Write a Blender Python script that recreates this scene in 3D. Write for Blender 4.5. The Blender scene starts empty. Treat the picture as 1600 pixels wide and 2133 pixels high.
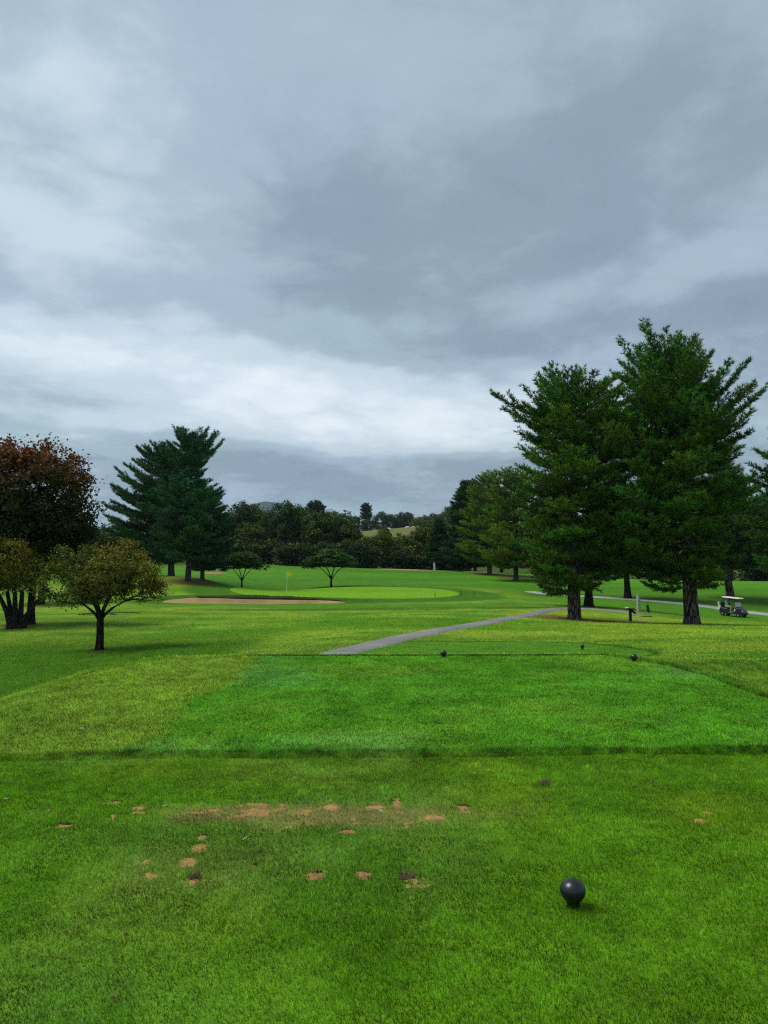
import bpy, math, random
import numpy as np
from mathutils import Vector, Matrix

# ------------------------------------------------------------------ camera, sky, sun, exposure
scene = bpy.context.scene
C = scene.collection
R = math.radians
FPX, HOR, CAMZ = 1602.0, 1205.0, 1.6
PITCH = math.atan((HOR - 1066.5) / FPX)

cam_data = bpy.data.cameras.new('camera')
cam_data.sensor_fit = 'VERTICAL'
cam_data.sensor_height = 24.0
cam_data.lens = 24.0 * FPX / 2133.0
cam_data.clip_start = 0.1
cam_data.clip_end = 14000
cam = bpy.data.objects.new('camera', cam_data)
C.objects.link(cam)
cam.location = (0, 0, CAMZ)
cam.rotation_euler = (math.pi / 2 + PITCH, 0, 0)
scene.camera = cam

scene.view_settings.view_transform = 'Standard'
scene.view_settings.look = 'None'
scene.view_settings.gamma = 1.0
scene.view_settings.exposure = 1.08
scene.view_settings.use_curve_mapping = False
scene.cycles.max_bounces = 5
scene.cycles.diffuse_bounces = 1
scene.cycles.glossy_bounces = 2
scene.cycles.transmission_bounces = 3
scene.cycles.transparent_max_bounces = 6
scene.cycles.volume_bounces = 0
scene.cycles.filter_width = 1.25
scene.cycles.use_denoising = False
scene.cycles.caustics_reflective = False
scene.cycles.caustics_refractive = False

SUN_EL, SUN_AZ = 58.0, -85.0          # azimuth from straight ahead (+Y), negative = left

world = bpy.data.worlds.new('World')
scene.world = world
world.use_nodes = True
wt = world.node_tree
wt.nodes.clear()


class NT:
    """tiny helper around a node tree"""
    def __init__(s, tree): s.t = tree
    def n(s, typ, **kw):
        nd = s.t.nodes.new(typ)
        for k, v in kw.items(): setattr(nd, k, v)
        return nd
    def put(s, sock, v):
        if hasattr(v, 'is_output') or hasattr(v, 'links'): s.t.links.new(v, sock)
        else: sock.default_value = v
    def m(s, op, a, b=None, c=None, clamp=False):
        nd = s.n('ShaderNodeMath', operation=op, use_clamp=clamp)
        s.put(nd.inputs[0], a)
        if b is not None: s.put(nd.inputs[1], b)
        if c is not None: s.put(nd.inputs[2], c)
        return nd.outputs[0]
    def noise(s, vec, scale, detail=3, rough=.5, dist=0.0):
        nd = s.n('ShaderNodeTexNoise')
        if vec is not None: s.t.links.new(vec, nd.inputs['Vector'])
        nd.inputs['Scale'].default_value = scale
        nd.inputs['Detail'].default_value = detail
        nd.inputs['Roughness'].default_value = rough
        nd.inputs['Distortion'].default_value = dist
        return nd.outputs['Fac']
    def comb(s, x, y, z):
        nd = s.n('ShaderNodeCombineXYZ')
        for i, v in enumerate((x, y, z)): s.put(nd.inputs[i], v)
        return nd.outputs[0]
    def ramp(s, fac, stops, interp='LINEAR'):
        nd = s.n('ShaderNodeValToRGB')
        s.t.links.new(fac, nd.inputs[0])
        cr = nd.color_ramp
        cr.interpolation = interp
        while len(cr.elements) < len(stops): cr.elements.new(0.5)
        for e, (p, c) in zip(cr.elements, stops):
            e.position = p
            e.color = (c[0], c[1], c[2], 1)
        return nd.outputs[0]
    def mix(s, blend, fac, a, b):
        nd = s.n('ShaderNodeMix', data_type='RGBA', blend_type=blend)
        s.put(nd.inputs[0], fac)
        s.put(nd.inputs[6], a); s.put(nd.inputs[7], b)
        return nd.outputs[2]


def srgb(r, g, b, k=1.0):
    f = lambda v: ((v / 255 + .055) / 1.055) ** 2.4 if v > 10 else v / 255 / 12.92
    return (f(r) * k, f(g) * k, f(b) * k)


def px_dir(px, py):
    u = (px - 800) / FPX; v = (1066.5 - py) / FPX
    d = Vector((u, math.cos(PITCH) - v * math.sin(PITCH), math.sin(PITCH) + v * math.cos(PITCH)))
    return d


def build_world():
    g = NT(wt)
    tc = g.n('ShaderNodeTexCoord')
    sep = g.n('ShaderNodeSeparateXYZ')
    wt.links.new(tc.outputs['Generated'], sep.inputs[0])
    X, Y, Z = sep.outputs
    zc = g.m('MAXIMUM', Z, 0.0)
    den = g.m('ADD', zc, 0.16)
    plan = g.comb(g.m('DIVIDE', X, den), g.m('DIVIDE', Y, den), 0.0)        # flat cloud deck seen in perspective
    az0 = g.m('ARCTAN2', X, Y)
    el0 = g.m('ARCSINE', Z)
    wv = g.noise(plan, 1.1, 4, .55)
    wv2 = g.noise(g.comb(g.m('ADD', g.m('DIVIDE', X, den), 7.3), g.m('DIVIDE', Y, den), 3.1), 1.3, 4, .55)
    az = g.m('MULTIPLY_ADD', g.m('SUBTRACT', wv, .5), .42, az0)
    el = g.m('MULTIPLY_ADD', g.m('SUBTRACT', wv2, .5), .11, el0)
    # large brighter and darker cloud masses of the deck
    lobes = [(190, 690, 260, 60, .34), (430, 775, 300, 55, .20), (760, 825, 310, 58, .36), (1100, 890, 260, 60, .26), (330, 860, 500, 40, .12),
             (120, 180, 420, 280, .16), (1560, 520, 150, 45, .20), (1200, 600, 260, 30, .13), (930, 120, 260, 110, .06),
             (250, 480, 300, 90, .08), (1250, 720, 140, 40, .10), (100, 420, 160, 60, .06),
             (780, 470, 350, 150, -.15), (1400, 380, 300, 170, -.14), (1480, 640, 260, 50, -.12), (930, 735, 190, 40, -.13),
             (90, 840, 200, 24, -.12), (760, 990, 1100, 42, -.15), (560, 945, 420, 18, -.06), (520, 885, 700, 34, .12), (250, 925, 520, 50, .11), (60, 690, 160, 60, .08), (700, 610, 260, 40, -.08), (60, 610, 220, 30, -.08)]
    tot = None
    for px, py, sx, sy, amp in lobes:
        d = px_dir(px, py).normalized()
        a0 = math.atan2(d.x, d.y); e0 = math.asin(d.z)
        q = g.m('ADD', g.m('POWER', g.m('DIVIDE', g.m('SUBTRACT', az, a0), sx / FPX), 2.0),
                g.m('POWER', g.m('DIVIDE', g.m('SUBTRACT', el, e0), sy / FPX), 2.0))
        e = g.m('MULTIPLY', g.m('EXPONENT', g.m('MULTIPLY', q, -.72)), amp)
        tot = e if tot is None else g.m('ADD', tot, e)
    n1 = g.noise(plan, 0.75, 5, .5, .3)
    n2 = g.noise(plan, 2.3, 5, .52, .4)
    streak = g.noise(g.comb(g.m('MULTIPLY', az0, 2.2), g.m('MULTIPLY', el0, 17.0), 1.7), 1.3, 4, .5, .5)
    v = g.m('ADD', g.m('MULTIPLY_ADD', g.m('SUBTRACT', n1, .5), .36, .445), tot)
    v = g.m('MULTIPLY_ADD', g.m('SUBTRACT', n2, .5), .40, v)
    v = g.m('MULTIPLY_ADD', g.m('SUBTRACT', streak, .5), .08, v)
    # lumpy undersides: creased folds in the deck
    wp = g.n('ShaderNodeVectorMath', operation='MULTIPLY_ADD')
    nv = g.n('ShaderNodeTexNoise'); nv.inputs['Scale'].default_value = 1.6; nv.inputs['Detail'].default_value = 3
    wt.links.new(plan, nv.inputs['Vector'])
    wt.links.new(nv.outputs['Color'], wp.inputs[0]); wp.inputs[1].default_value = (.30, .30, .30); wt.links.new(plan, wp.inputs[2])
    n3 = g.noise(wp.outputs[0], 3.4, 6, .55)
    fold = g.m('ABSOLUTE', g.m('SUBTRACT', n3, .5))
    v = g.m('MULTIPLY_ADD', g.m('SUBTRACT', fold, .08), .50, v)
    n4 = g.noise(wp.outputs[0], 6.5, 5, .6)
    v = g.m('MULTIPLY_ADD', g.m('SUBTRACT', n4, .5), .11, v)
    col = g.ramp(v, [(0.0, srgb(108, 121, 134)), (.30, srgb(142, 158, 170)), (.50, srgb(169, 186, 196)),
                     (.72, srgb(206, 218, 224)), (1.0, srgb(243, 248, 248))], 'EASE')
    # faint hue drift between blue-violet and green-grey cloud base
    hue = g.noise(plan, 0.9, 3, .5)
    tint = g.ramp(hue, [(.35, (.96, .985, 1.09)), (.65, (.955, 1.02, 1.03))])
    col = g.mix('MULTIPLY', 1.0, col, tint)
    sky = g.n('ShaderNodeTexSky', sky_type='NISHITA')
    sky.sun_disc = False
    sky.sun_elevation = R(SUN_EL)
    sky.sun_rotation = R(SUN_AZ)
    b1 = g.n('ShaderNodeBackground'); b1.inputs[1].default_value = .06
    wt.links.new(sky.outputs[0], b1.inputs[0])
    b2 = g.n('ShaderNodeBackground'); b2.inputs[1].default_value = .5
    wt.links.new(col, b2.inputs[0])
    mx = g.n('ShaderNodeMixShader'); mx.inputs[0].default_value = .965
    wt.links.new(b1.outputs[0], mx.inputs[1]); wt.links.new(b2.outputs[0], mx.inputs[2])
    out = g.n('ShaderNodeOutputWorld')
    wt.links.new(mx.outputs[0], out.inputs[0])


build_world()

sun_data = bpy.data.lights.new('sun', 'SUN')
sun_data.energy = 1.5
sun_data.angle = R(26)
sun_data.color = (1.0, .965, .90)
sun = bpy.data.objects.new('sun', sun_data)
C.objects.link(sun)
sd = Vector((math.sin(R(SUN_AZ)) * math.cos(R(SUN_EL)), math.cos(R(SUN_AZ)) * math.cos(R(SUN_EL)), math.sin(R(SUN_EL))))
sun.rotation_euler = sd.to_track_quat('Z', 'Y').to_euler()
sun.location = sd * 60

rng = np.random.default_rng(11)
random.seed(4)

# ------------------------------------------------------------------ helpers
def tag(o, label=None, cat=None, group=None, kind=None):
    if label: o['label'] = label
    if cat: o['category'] = cat
    if group: o['group'] = group
    if kind: o['kind'] = kind
    return o


def mesh_np(name, V, F, cols=None, smooth=False):
    """V (n,3); F (m,k) of constant k; cols (n,3) point colours"""
    V = np.ascontiguousarray(V, dtype=np.float32); F = np.ascontiguousarray(F, dtype=np.int32)
    me = bpy.data.meshes.new(name)
    m, k = F.shape
    me.vertices.add(len(V)); me.vertices.foreach_set('co', V.ravel())
    me.loops.add(m * k); me.loops.foreach_set('vertex_index', F.ravel())
    me.polygons.add(m)
    me.polygons.foreach_set('loop_start', np.arange(0, m * k, k, dtype=np.int32))
    me.polygons.foreach_set('loop_total', np.full(m, k, dtype=np.int32))
    if smooth: me.polygons.foreach_set('use_smooth', np.ones(m, dtype=bool))
    me.update(calc_edges=True)
    if cols is not None:
        a = me.color_attributes.new('Col', 'FLOAT_COLOR', 'POINT')
        cc = np.ones((len(V), 4), dtype=np.float32); cc[:, :3] = cols
        a.data.foreach_set('color', cc.ravel())
    return me


def link(name, me, mat=None, parent=None, loc=None):
    o = bpy.data.objects.new(name, me)
    C.objects.link(o)
    if mat is not None:
        if len(me.materials) == 0: me.materials.append(mat)
    if parent is not None: o.parent = parent
    if loc is not None: o.location = loc
    return o


def empty(name, loc, rz=0.0):
    o = bpy.data.objects.new(name, None)
    C.objects.link(o)
    o.empty_display_size = .2
    o.location = loc; o.rotation_euler = (0, 0, rz)
    return o


def copy_tree(o, parent=None):
    c = o.copy(); C.objects.link(c); c.parent = parent
    for ch in list(o.children): copy_tree(ch, c)
    return c


class MB:
    """collects simple shapes into one mesh"""
    def __init__(s): s.v = []; s.f = []
    def add(s, vs, fs):
        b = len(s.v); s.v += [tuple(v) for v in vs]; s.f += [tuple(i + b for i in f) for f in fs]; return s
    def box(s, c, d, rot=None, bev=0.0, taper=1.0):
        hx, hy, hz = d[0] / 2, d[1] / 2, d[2] / 2
        b = min(bev, hx * .9, hy * .9, hz * .9)
        pts = []; fs = []
        if b <= 0:
            for sz in (-1, 1):
                k = taper if sz > 0 else 1
                for sx, sy in ((-1, -1), (1, -1), (1, 1), (-1, 1)): pts.append((sx * hx * k, sy * hy * k, sz * hz))
            fs = [(0, 3, 2, 1), (4, 5, 6, 7)] + [(i, (i + 1) % 4, 4 + (i + 1) % 4, 4 + i) for i in range(4)]
        else:
            def ring(x, y, z, k):
                return [(-x * k, (-y + b) * k, z), ((-x + b) * k, -y * k, z), ((x - b) * k, -y * k, z), (x * k, (-y + b) * k, z),
                        (x * k, (y - b) * k, z), ((x - b) * k, y * k, z), ((-x + b) * k, y * k, z), (-x * k, (y - b) * k, z)]
            pts = ring(hx - b, hy - b, -hz, 1) + ring(hx, hy, -hz + b, 1) + ring(hx, hy, hz - b, taper) + ring(hx - b, hy - b, hz, taper)
            for r in range(3):
                for i in range(8): fs.append((r * 8 + i, r * 8 + (i + 1) % 8, r * 8 + 8 + (i + 1) % 8, r * 8 + 8 + i))
            fs += [tuple(range(7, -1, -1)), tuple(range(24, 32))]
        M = rot if rot is not None else Matrix.Identity(3)
        s.add([M @ Vector(p) + Vector(c) for p in pts], fs); return s
    def tube(s, pts, rad, sides=8, cap=True):
        n = len(pts); pts = [Vector(p) for p in pts]
        rad = rad if isinstance(rad, (list, tuple)) else [rad] * n
        vs = []; ref = None
        for i, p in enumerate(pts):
            t = (pts[min(i + 1, n - 1)] - pts[max(i - 1, 0)])
            t = t.normalized() if t.length > 1e-9 else Vector((0, 0, 1))
            if ref is None: ref = Vector((1, 0, 0)) if abs(t.x) < .8 else Vector((0, 1, 0))
            a = (ref - t * ref.dot(t)).normalized(); ref = a; b = t.cross(a)
            for k in range(sides):
                w = 2 * math.pi * k / sides
                vs.append(p + (a * math.cos(w) + b * math.sin(w)) * rad[i])
        fs = [(i * sides + k, i * sides + (k + 1) % sides, (i + 1) * sides + (k + 1) % sides, (i + 1) * sides + k)
              for i in range(n - 1) for k in range(sides)]
        if cap: fs += [tuple(range(sides - 1, -1, -1)), tuple(range((n - 1) * sides, n * sides))]
        s.add(vs, fs); return s
    def lathe(s, prof, c=(0, 0, 0), sides=24, axis='Z'):
        vs = []
        for r, h in prof:
            for k in range(sides):
                w = 2 * math.pi * k / sides
                p = (r * math.cos(w), r * math.sin(w), h)
                if axis == 'Y': p = (p[0], p[2], p[1])
                vs.append(Vector(p) + Vector(c))
        fs = [(i * sides + k, i * sides + (k + 1) % sides, (i + 1) * sides + (k + 1) % sides, (i + 1) * sides + k)
              for i in range(len(prof) - 1) for k in range(sides)]
        fs += [tuple(range(sides - 1, -1, -1)), tuple(range((len(prof) - 1) * sides, len(prof) * sides))]
        s.add(vs, fs); return s
    def prism(s, outline, y0, y1):
        n = len(outline)
        vs = [(x, y0, z) for x, z in outline] + [(x, y1, z) for x, z in outline]
        fs = [tuple(range(n)), tuple(range(2 * n - 1, n - 1, -1))] + [(i, n + i, n + (i + 1) % n, (i + 1) % n) for i in range(n)]
        s.add(vs, fs); return s
    def build(s, name, mat, parent=None, smooth=True, loc=None, bevel=0.0):
        me = bpy.data.meshes.new(name)
        me.from_pydata(s.v, [], s.f)
        me.update()
        if smooth:
            me.polygons.foreach_set('use_smooth', [True] * len(me.polygons))
            me.set_sharp_from_angle(angle=R(38))
        o = link(name, me, mat, parent, loc)
        if bevel > 0:
            b = o.modifiers.new('bevel', 'BEVEL'); b.width = bevel; b.segments = 2; b.limit_method = 'ANGLE'
        return o


# numpy value noise ------------------------------------------------
def _hash(ix, iy, seed):
    h = (ix.astype(np.int64) * 374761393 + iy.astype(np.int64) * 668265263 + seed * 1442695041) & 0xffffffff
    h = ((h ^ (h >> 13)) * 1274126177) & 0xffffffff
    return ((h ^ (h >> 16)) & 0xffff) / 65535.0


def vnoise(x, y, seed=0):
    ix = np.floor(x); iy = np.floor(y); fx = x - ix; fy = y - iy
    fx = fx * fx * (3 - 2 * fx); fy = fy * fy * (3 - 2 * fy)
    a = _hash(ix, iy, seed); b = _hash(ix + 1, iy, seed); c = _hash(ix, iy + 1, seed); d = _hash(ix + 1, iy + 1, seed)
    return (a * (1 - fx) + b * fx) * (1 - fy) + (c * (1 - fx) + d * fx) * fy


def fbm(x, y, scale, octv=3, seed=0):
    s = 0; amp = 1; tot = 0
    for i in range(octv):
        s = s + amp * vnoise(x * scale * 2 ** i + 17.3 * i, y * scale * 2 ** i - 9.1 * i, seed + i); tot += amp; amp *= .5
    return s / tot


def sstep(a, b, v):
    t = np.clip((v - a) / (b - a), 0, 1)
    return t * t * (3 - 2 * t)


# ------------------------------------------------------------------ terrain height
def ux(px): return (px - 800) / FPX / 1.0037


CTRL = [(-300, 15, -1.9), (-300, 30, -1.7), (-300, 60, -1.3), (-300, 110, 1.8), (-300, 200, 5),
        (50, 20, -1.5), (100, 30, -1.2), (212, 30, -1.15), (67, 42.5, -1.03), (40, 44, -1.0), (230, 55, -.84), (85, 75, -.83),
        (60, 100, 1.2), (60, 150, 3.5), (350, 20, -1.2), (350, 28, -1.0), (350, 45, -.95), (380, 73, -.54), (392, 95, 1.3),
        (357, 108, 2.0), (420, 100, 1.6), (350, 150, 4.0), (560, 18, -.75), (560, 30, -.85), (560, 50, -.9), (560, 66, -.85),
        (504, 105, .25), (560, 150, 4.2), (690, 23, -.55), (750, 30, -.6), (750, 45, -.75), (750, 60, -.85), (750, 73, -.70),
        (600, 90, -.1), (690, 106, .45), (800, 150, 3.4), (950, 22, -.5), (950, 36, -.65), (950, 50, -.75), (950, 62, -.8),
        (950, 78, -.55), (950, 95, .1), (950, 120, 1.2), (968, 150, 3.0), (1150, 26, -.55), (1195, 50, -1.0), (1150, 60, -.72),
        (1130, 75, -.7), (1150, 95, -.36), (1130, 115, .8), (1017, 140, 2.5), (1075, 130, 1.76), (1320, 22, -.3), (1320, 30, -.6),
        (1310, 54, -1.33), (1328, 62, -1.03), (1306, 88, -.76), (1300, 140, 1.2), (1438, 48, -1.2), (1525, 75, -2.1), (1600, 80, -2.0),
        (1518, 90, -.95), (1500, 110, .1), (1500, 140, 1.1), (1700, 20, -.1), (1700, 35, -.7), (1900, 60, -1.8), (1900, 110, -.3),
        (1900, 150, 1.1), (200, 200, 5), (500, 200, 5), (800, 200, 4), (1100, 200, 3), (1500, 200, 1.2), (1900, 200, 1.5),
        (500, 330, 14), (800, 330, 17), (1000, 330, 19), (1500, 330, 9), (-300, 330, 12), (800, 450, 29.5), (1000, 450, 32),
        (650, 450, 27), (400, 450, 27), (1500, 450, 24), (-300, 450, 22), (1900, 450, 22), (800, 700, 36), (0, 700, 30), (1600, 700, 32),
        (800, 1500, 40), (0, 1500, 40), (1600, 1500, 40), (800, 4000, 40), (-300, 4000, 40), (1900, 4000, 40),
        (-1500, 20, -1.6), (3000, 20, -.3), (-1500, 100, 1.2), (3000, 100, 0), (-1500, 400, 15), (3000, 400, 15), (-1500, 4000, 40), (3000, 4000, 40)]
_ca = np.array(CTRL, float)
_cp = np.stack([_ca[:, 0] / 400.0, 3 * np.log(_ca[:, 1])], 1)


def _tps(r2): return np.where(r2 > 1e-12, .5 * r2 * np.log(np.maximum(r2, 1e-12)), 0)


_n = len(_cp)
_K = _tps(((_cp[:, None] - _cp[None]) ** 2).sum(-1)) + np.eye(_n) * 2e-3
_Pm = np.concatenate([np.ones((_n, 1)), _cp], 1)
_A = np.block([[_K, _Pm], [_Pm.T, np.zeros((3, 3))]])
_zs = np.where(_ca[:, 2] > 5, 5 + np.log(np.maximum(_ca[:, 2] - 4, 1)), _ca[:, 2])
_W = np.linalg.solve(_A, np.concatenate([_zs, np.zeros(3)]))


def far_h(x, y):
    yy = np.maximum(y, 14.0)
    px = x / yy * FPX * 1.0037 + 800
    px = np.clip(px, -1500, 3000)
    q = np.stack([px / 400.0, 3 * np.log(yy)], -1)
    shp = q.shape[:-1]; q = q.reshape(-1, 2)
    out = np.empty(len(q))
    for i in range(0, len(q), 40000):
        qq = q[i:i + 40000]
        k = _tps(((qq[:, None] - _cp[None]) ** 2).sum(-1))
        out[i:i + 40000] = k @ _W[:_n] + _W[_n] + qq @ _W[_n + 1:]
    out = np.where(out > 5, 4 + np.exp(np.minimum(out - 5, 5)), out)
    return out.reshape(shp)


TEE_Y0, TEE_Y1, TEE_X0, TEE_X1 = 7.12, 14.4, -2.25, 4.85


def step_y(x): return TEE_Y0 + .05 * (vnoise(x * .9, x * 0, 3) - .5) + .05 * (vnoise(x * 4, x * 0, 5) - .5) + .012 * x


def right_edge(y): return TEE_X1 - .35 * sstep(12.2, 14.4, y) * (y - 12.2) + .22 * (vnoise(y * .7, y * 0, 8) - .5)


def tee_h(x, y):
    s = sstep(-.03, .06, y - step_y(x))
    z = .028 * s + .0185 * np.clip(y - TEE_Y0, 0, 7.6)
    el = np.where(y > 7.1, TEE_X0, TEE_X0 - .9)
    dx = np.maximum(0, -2.3 - x); z = z - .02 * dx - .078 * np.maximum(0, dx - 1.6) ** 2
    rx = np.maximum(0, x - right_edge(y) - .1); z = z - .07 * sstep(0, .5, rx) - .035 * rx - .004 * rx ** 2
    dy = np.maximum(0, y - 14.65); z = z - .05 * sstep(0, .3, dy) - .03 * dy - .06 * dy ** 2
    return z


def bunker_outline(a):
    """front bunker: centre + radius per angle, in metres"""
    rx = 8.2 * (1 + .10 * np.cos(2 * a + .5) + .05 * np.cos(3 * a)); ry = 2.5 * (1 + .12 * np.sin(3 * a + 1) + .06 * np.cos(5 * a))
    return BUNK[0] + rx * np.cos(a), BUNK[1] + ry * np.sin(a)


BUNK = (float(ux(520) * 73.5), 73.6)


def bunk_r(x, y):
    dx = (x - BUNK[0]) / 8.2; dy = (y - BUNK[1]) / 2.5
    a = np.arctan2(dy, dx)
    k = np.hypot((1 + .10 * np.cos(2 * a + .5) + .05 * np.cos(3 * a)) * np.cos(a), (1 + .12 * np.sin(3 * a + 1) + .06 * np.cos(5 * a)) * np.sin(a))
    return np.hypot(dx, dy) / np.maximum(k, .2)


GREEN = (float(ux(722) * 90.0), 90.0, 12.9, 13.2)


def green_r(x, y):
    dx = (x - GREEN[0]) / GREEN[2]; dy = (y - GREEN[1]) / GREEN[3]
    a = np.arctan2(dy, dx)
    return np.hypot(dx, dy) / (1 + .05 * np.cos(2 * a + .6) + .05 * np.cos(3 * a + 2.0) + .03 * np.sin(5 * a))


DARKB = (float(ux(229) * 54.0), 54.0, 2.1, 1.9)      # small shaded bunker on the left


def H(x, y):
    x = np.asarray(x, float); y = np.asarray(y, float)
    f = far_h(x, y)
    f = f + .05 * (fbm(x, y, .16, 3, 21) - .5) * sstep(14, 24, y)
    f = f + .28 * (fbm(x, y, .045, 2, 41) - .5) * sstep(25, 60, y)
    t = tee_h(x, y)
    k = .16
    m = np.maximum(t, f)
    z = m + k * np.log1p(np.exp(-np.abs(t - f) / k)) - k * math.log(2) * np.exp(-np.abs(t - f) / k) * 0
    z = np.where(y > 30, f, z)
    z = np.where((t - f) > .8, t, z)
    # front bunker hollow with a raised lip on the green side
    br = bunk_r(x, y)
    near = np.abs(y - BUNK[1]) < 14
    back = sstep(-.3, .9, (y - BUNK[1]) / 2.5)
    z = z - np.where(near, .55 * (1 - sstep(.55, 1.04, br)), 0)
    z = z + np.where(near, .42 * back * np.exp(-((br - 1.18) / .22) ** 2), 0)
    # subtle platform of the putting green
    gr = green_r(x, y)
    z = z + np.where(np.abs(y - 90) < 40, .10 * (1 - sstep(.95, 1.25, gr)), 0)
    dr = np.hypot((x - DARKB[0]) / DARKB[2], (y - DARKB[1]) / DARKB[3])
    z = z - np.where(np.abs(y - 54) < 6, .40 * (1 - sstep(.8, 1.0, dr)), 0)
    return z


def H1(x, y): return float(H(np.array([x]), np.array([y]))[0])


def spot(px, d, dz=0.0):
    x = ux(px) * d
    return Vector((x, d, H1(x, d) + dz))


def ray_ground(px, py):
    """ground point seen at a pixel (near tee)"""
    d = px_dir(px, py); t = 2.0
    ts = np.linspace(2, 40, 4000)
    z = CAMZ + ts * d.z - H(ts * d.x, ts * d.y)
    i = int(np.argmax(z < 0))
    t = ts[i]
    return Vector((t * d.x, t * d.y, H1(t * d.x, t * d.y)))


# ------------------------------------------------------------------ grass colour map of the course
def colmix(a, b, w): return a * (1 - w[..., None]) + np.array(b) * w[..., None]


G_ROUGH = np.array((.180, .285, .024)); G_TEE = np.array((.102, .240, .008)); G_FAIR = np.array((.066, .210, .010))
G_GREEN = np.array((.135, .300, .010)); G_DARK = np.array((.028, .085, .006)); G_STRAW = np.array((.26, .23, .07))
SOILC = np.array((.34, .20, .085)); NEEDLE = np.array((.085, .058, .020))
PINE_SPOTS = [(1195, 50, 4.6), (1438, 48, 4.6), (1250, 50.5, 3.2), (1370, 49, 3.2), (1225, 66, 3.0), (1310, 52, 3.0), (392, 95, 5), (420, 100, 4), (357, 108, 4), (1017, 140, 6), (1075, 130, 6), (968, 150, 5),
              (212, 30, .7), (67, 42.5, 1.3), (40, 44, 1.2)]


def tee3_mask(x, y):
    """third, lower tee box ahead"""
    cx, cy = 2.75, 22.0
    return 1 - sstep(.93, 1.04, (np.abs((x - cx) / 4.0) ** 5 + np.abs((y - cy) / 4.6) ** 5) ** .2)


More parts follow.
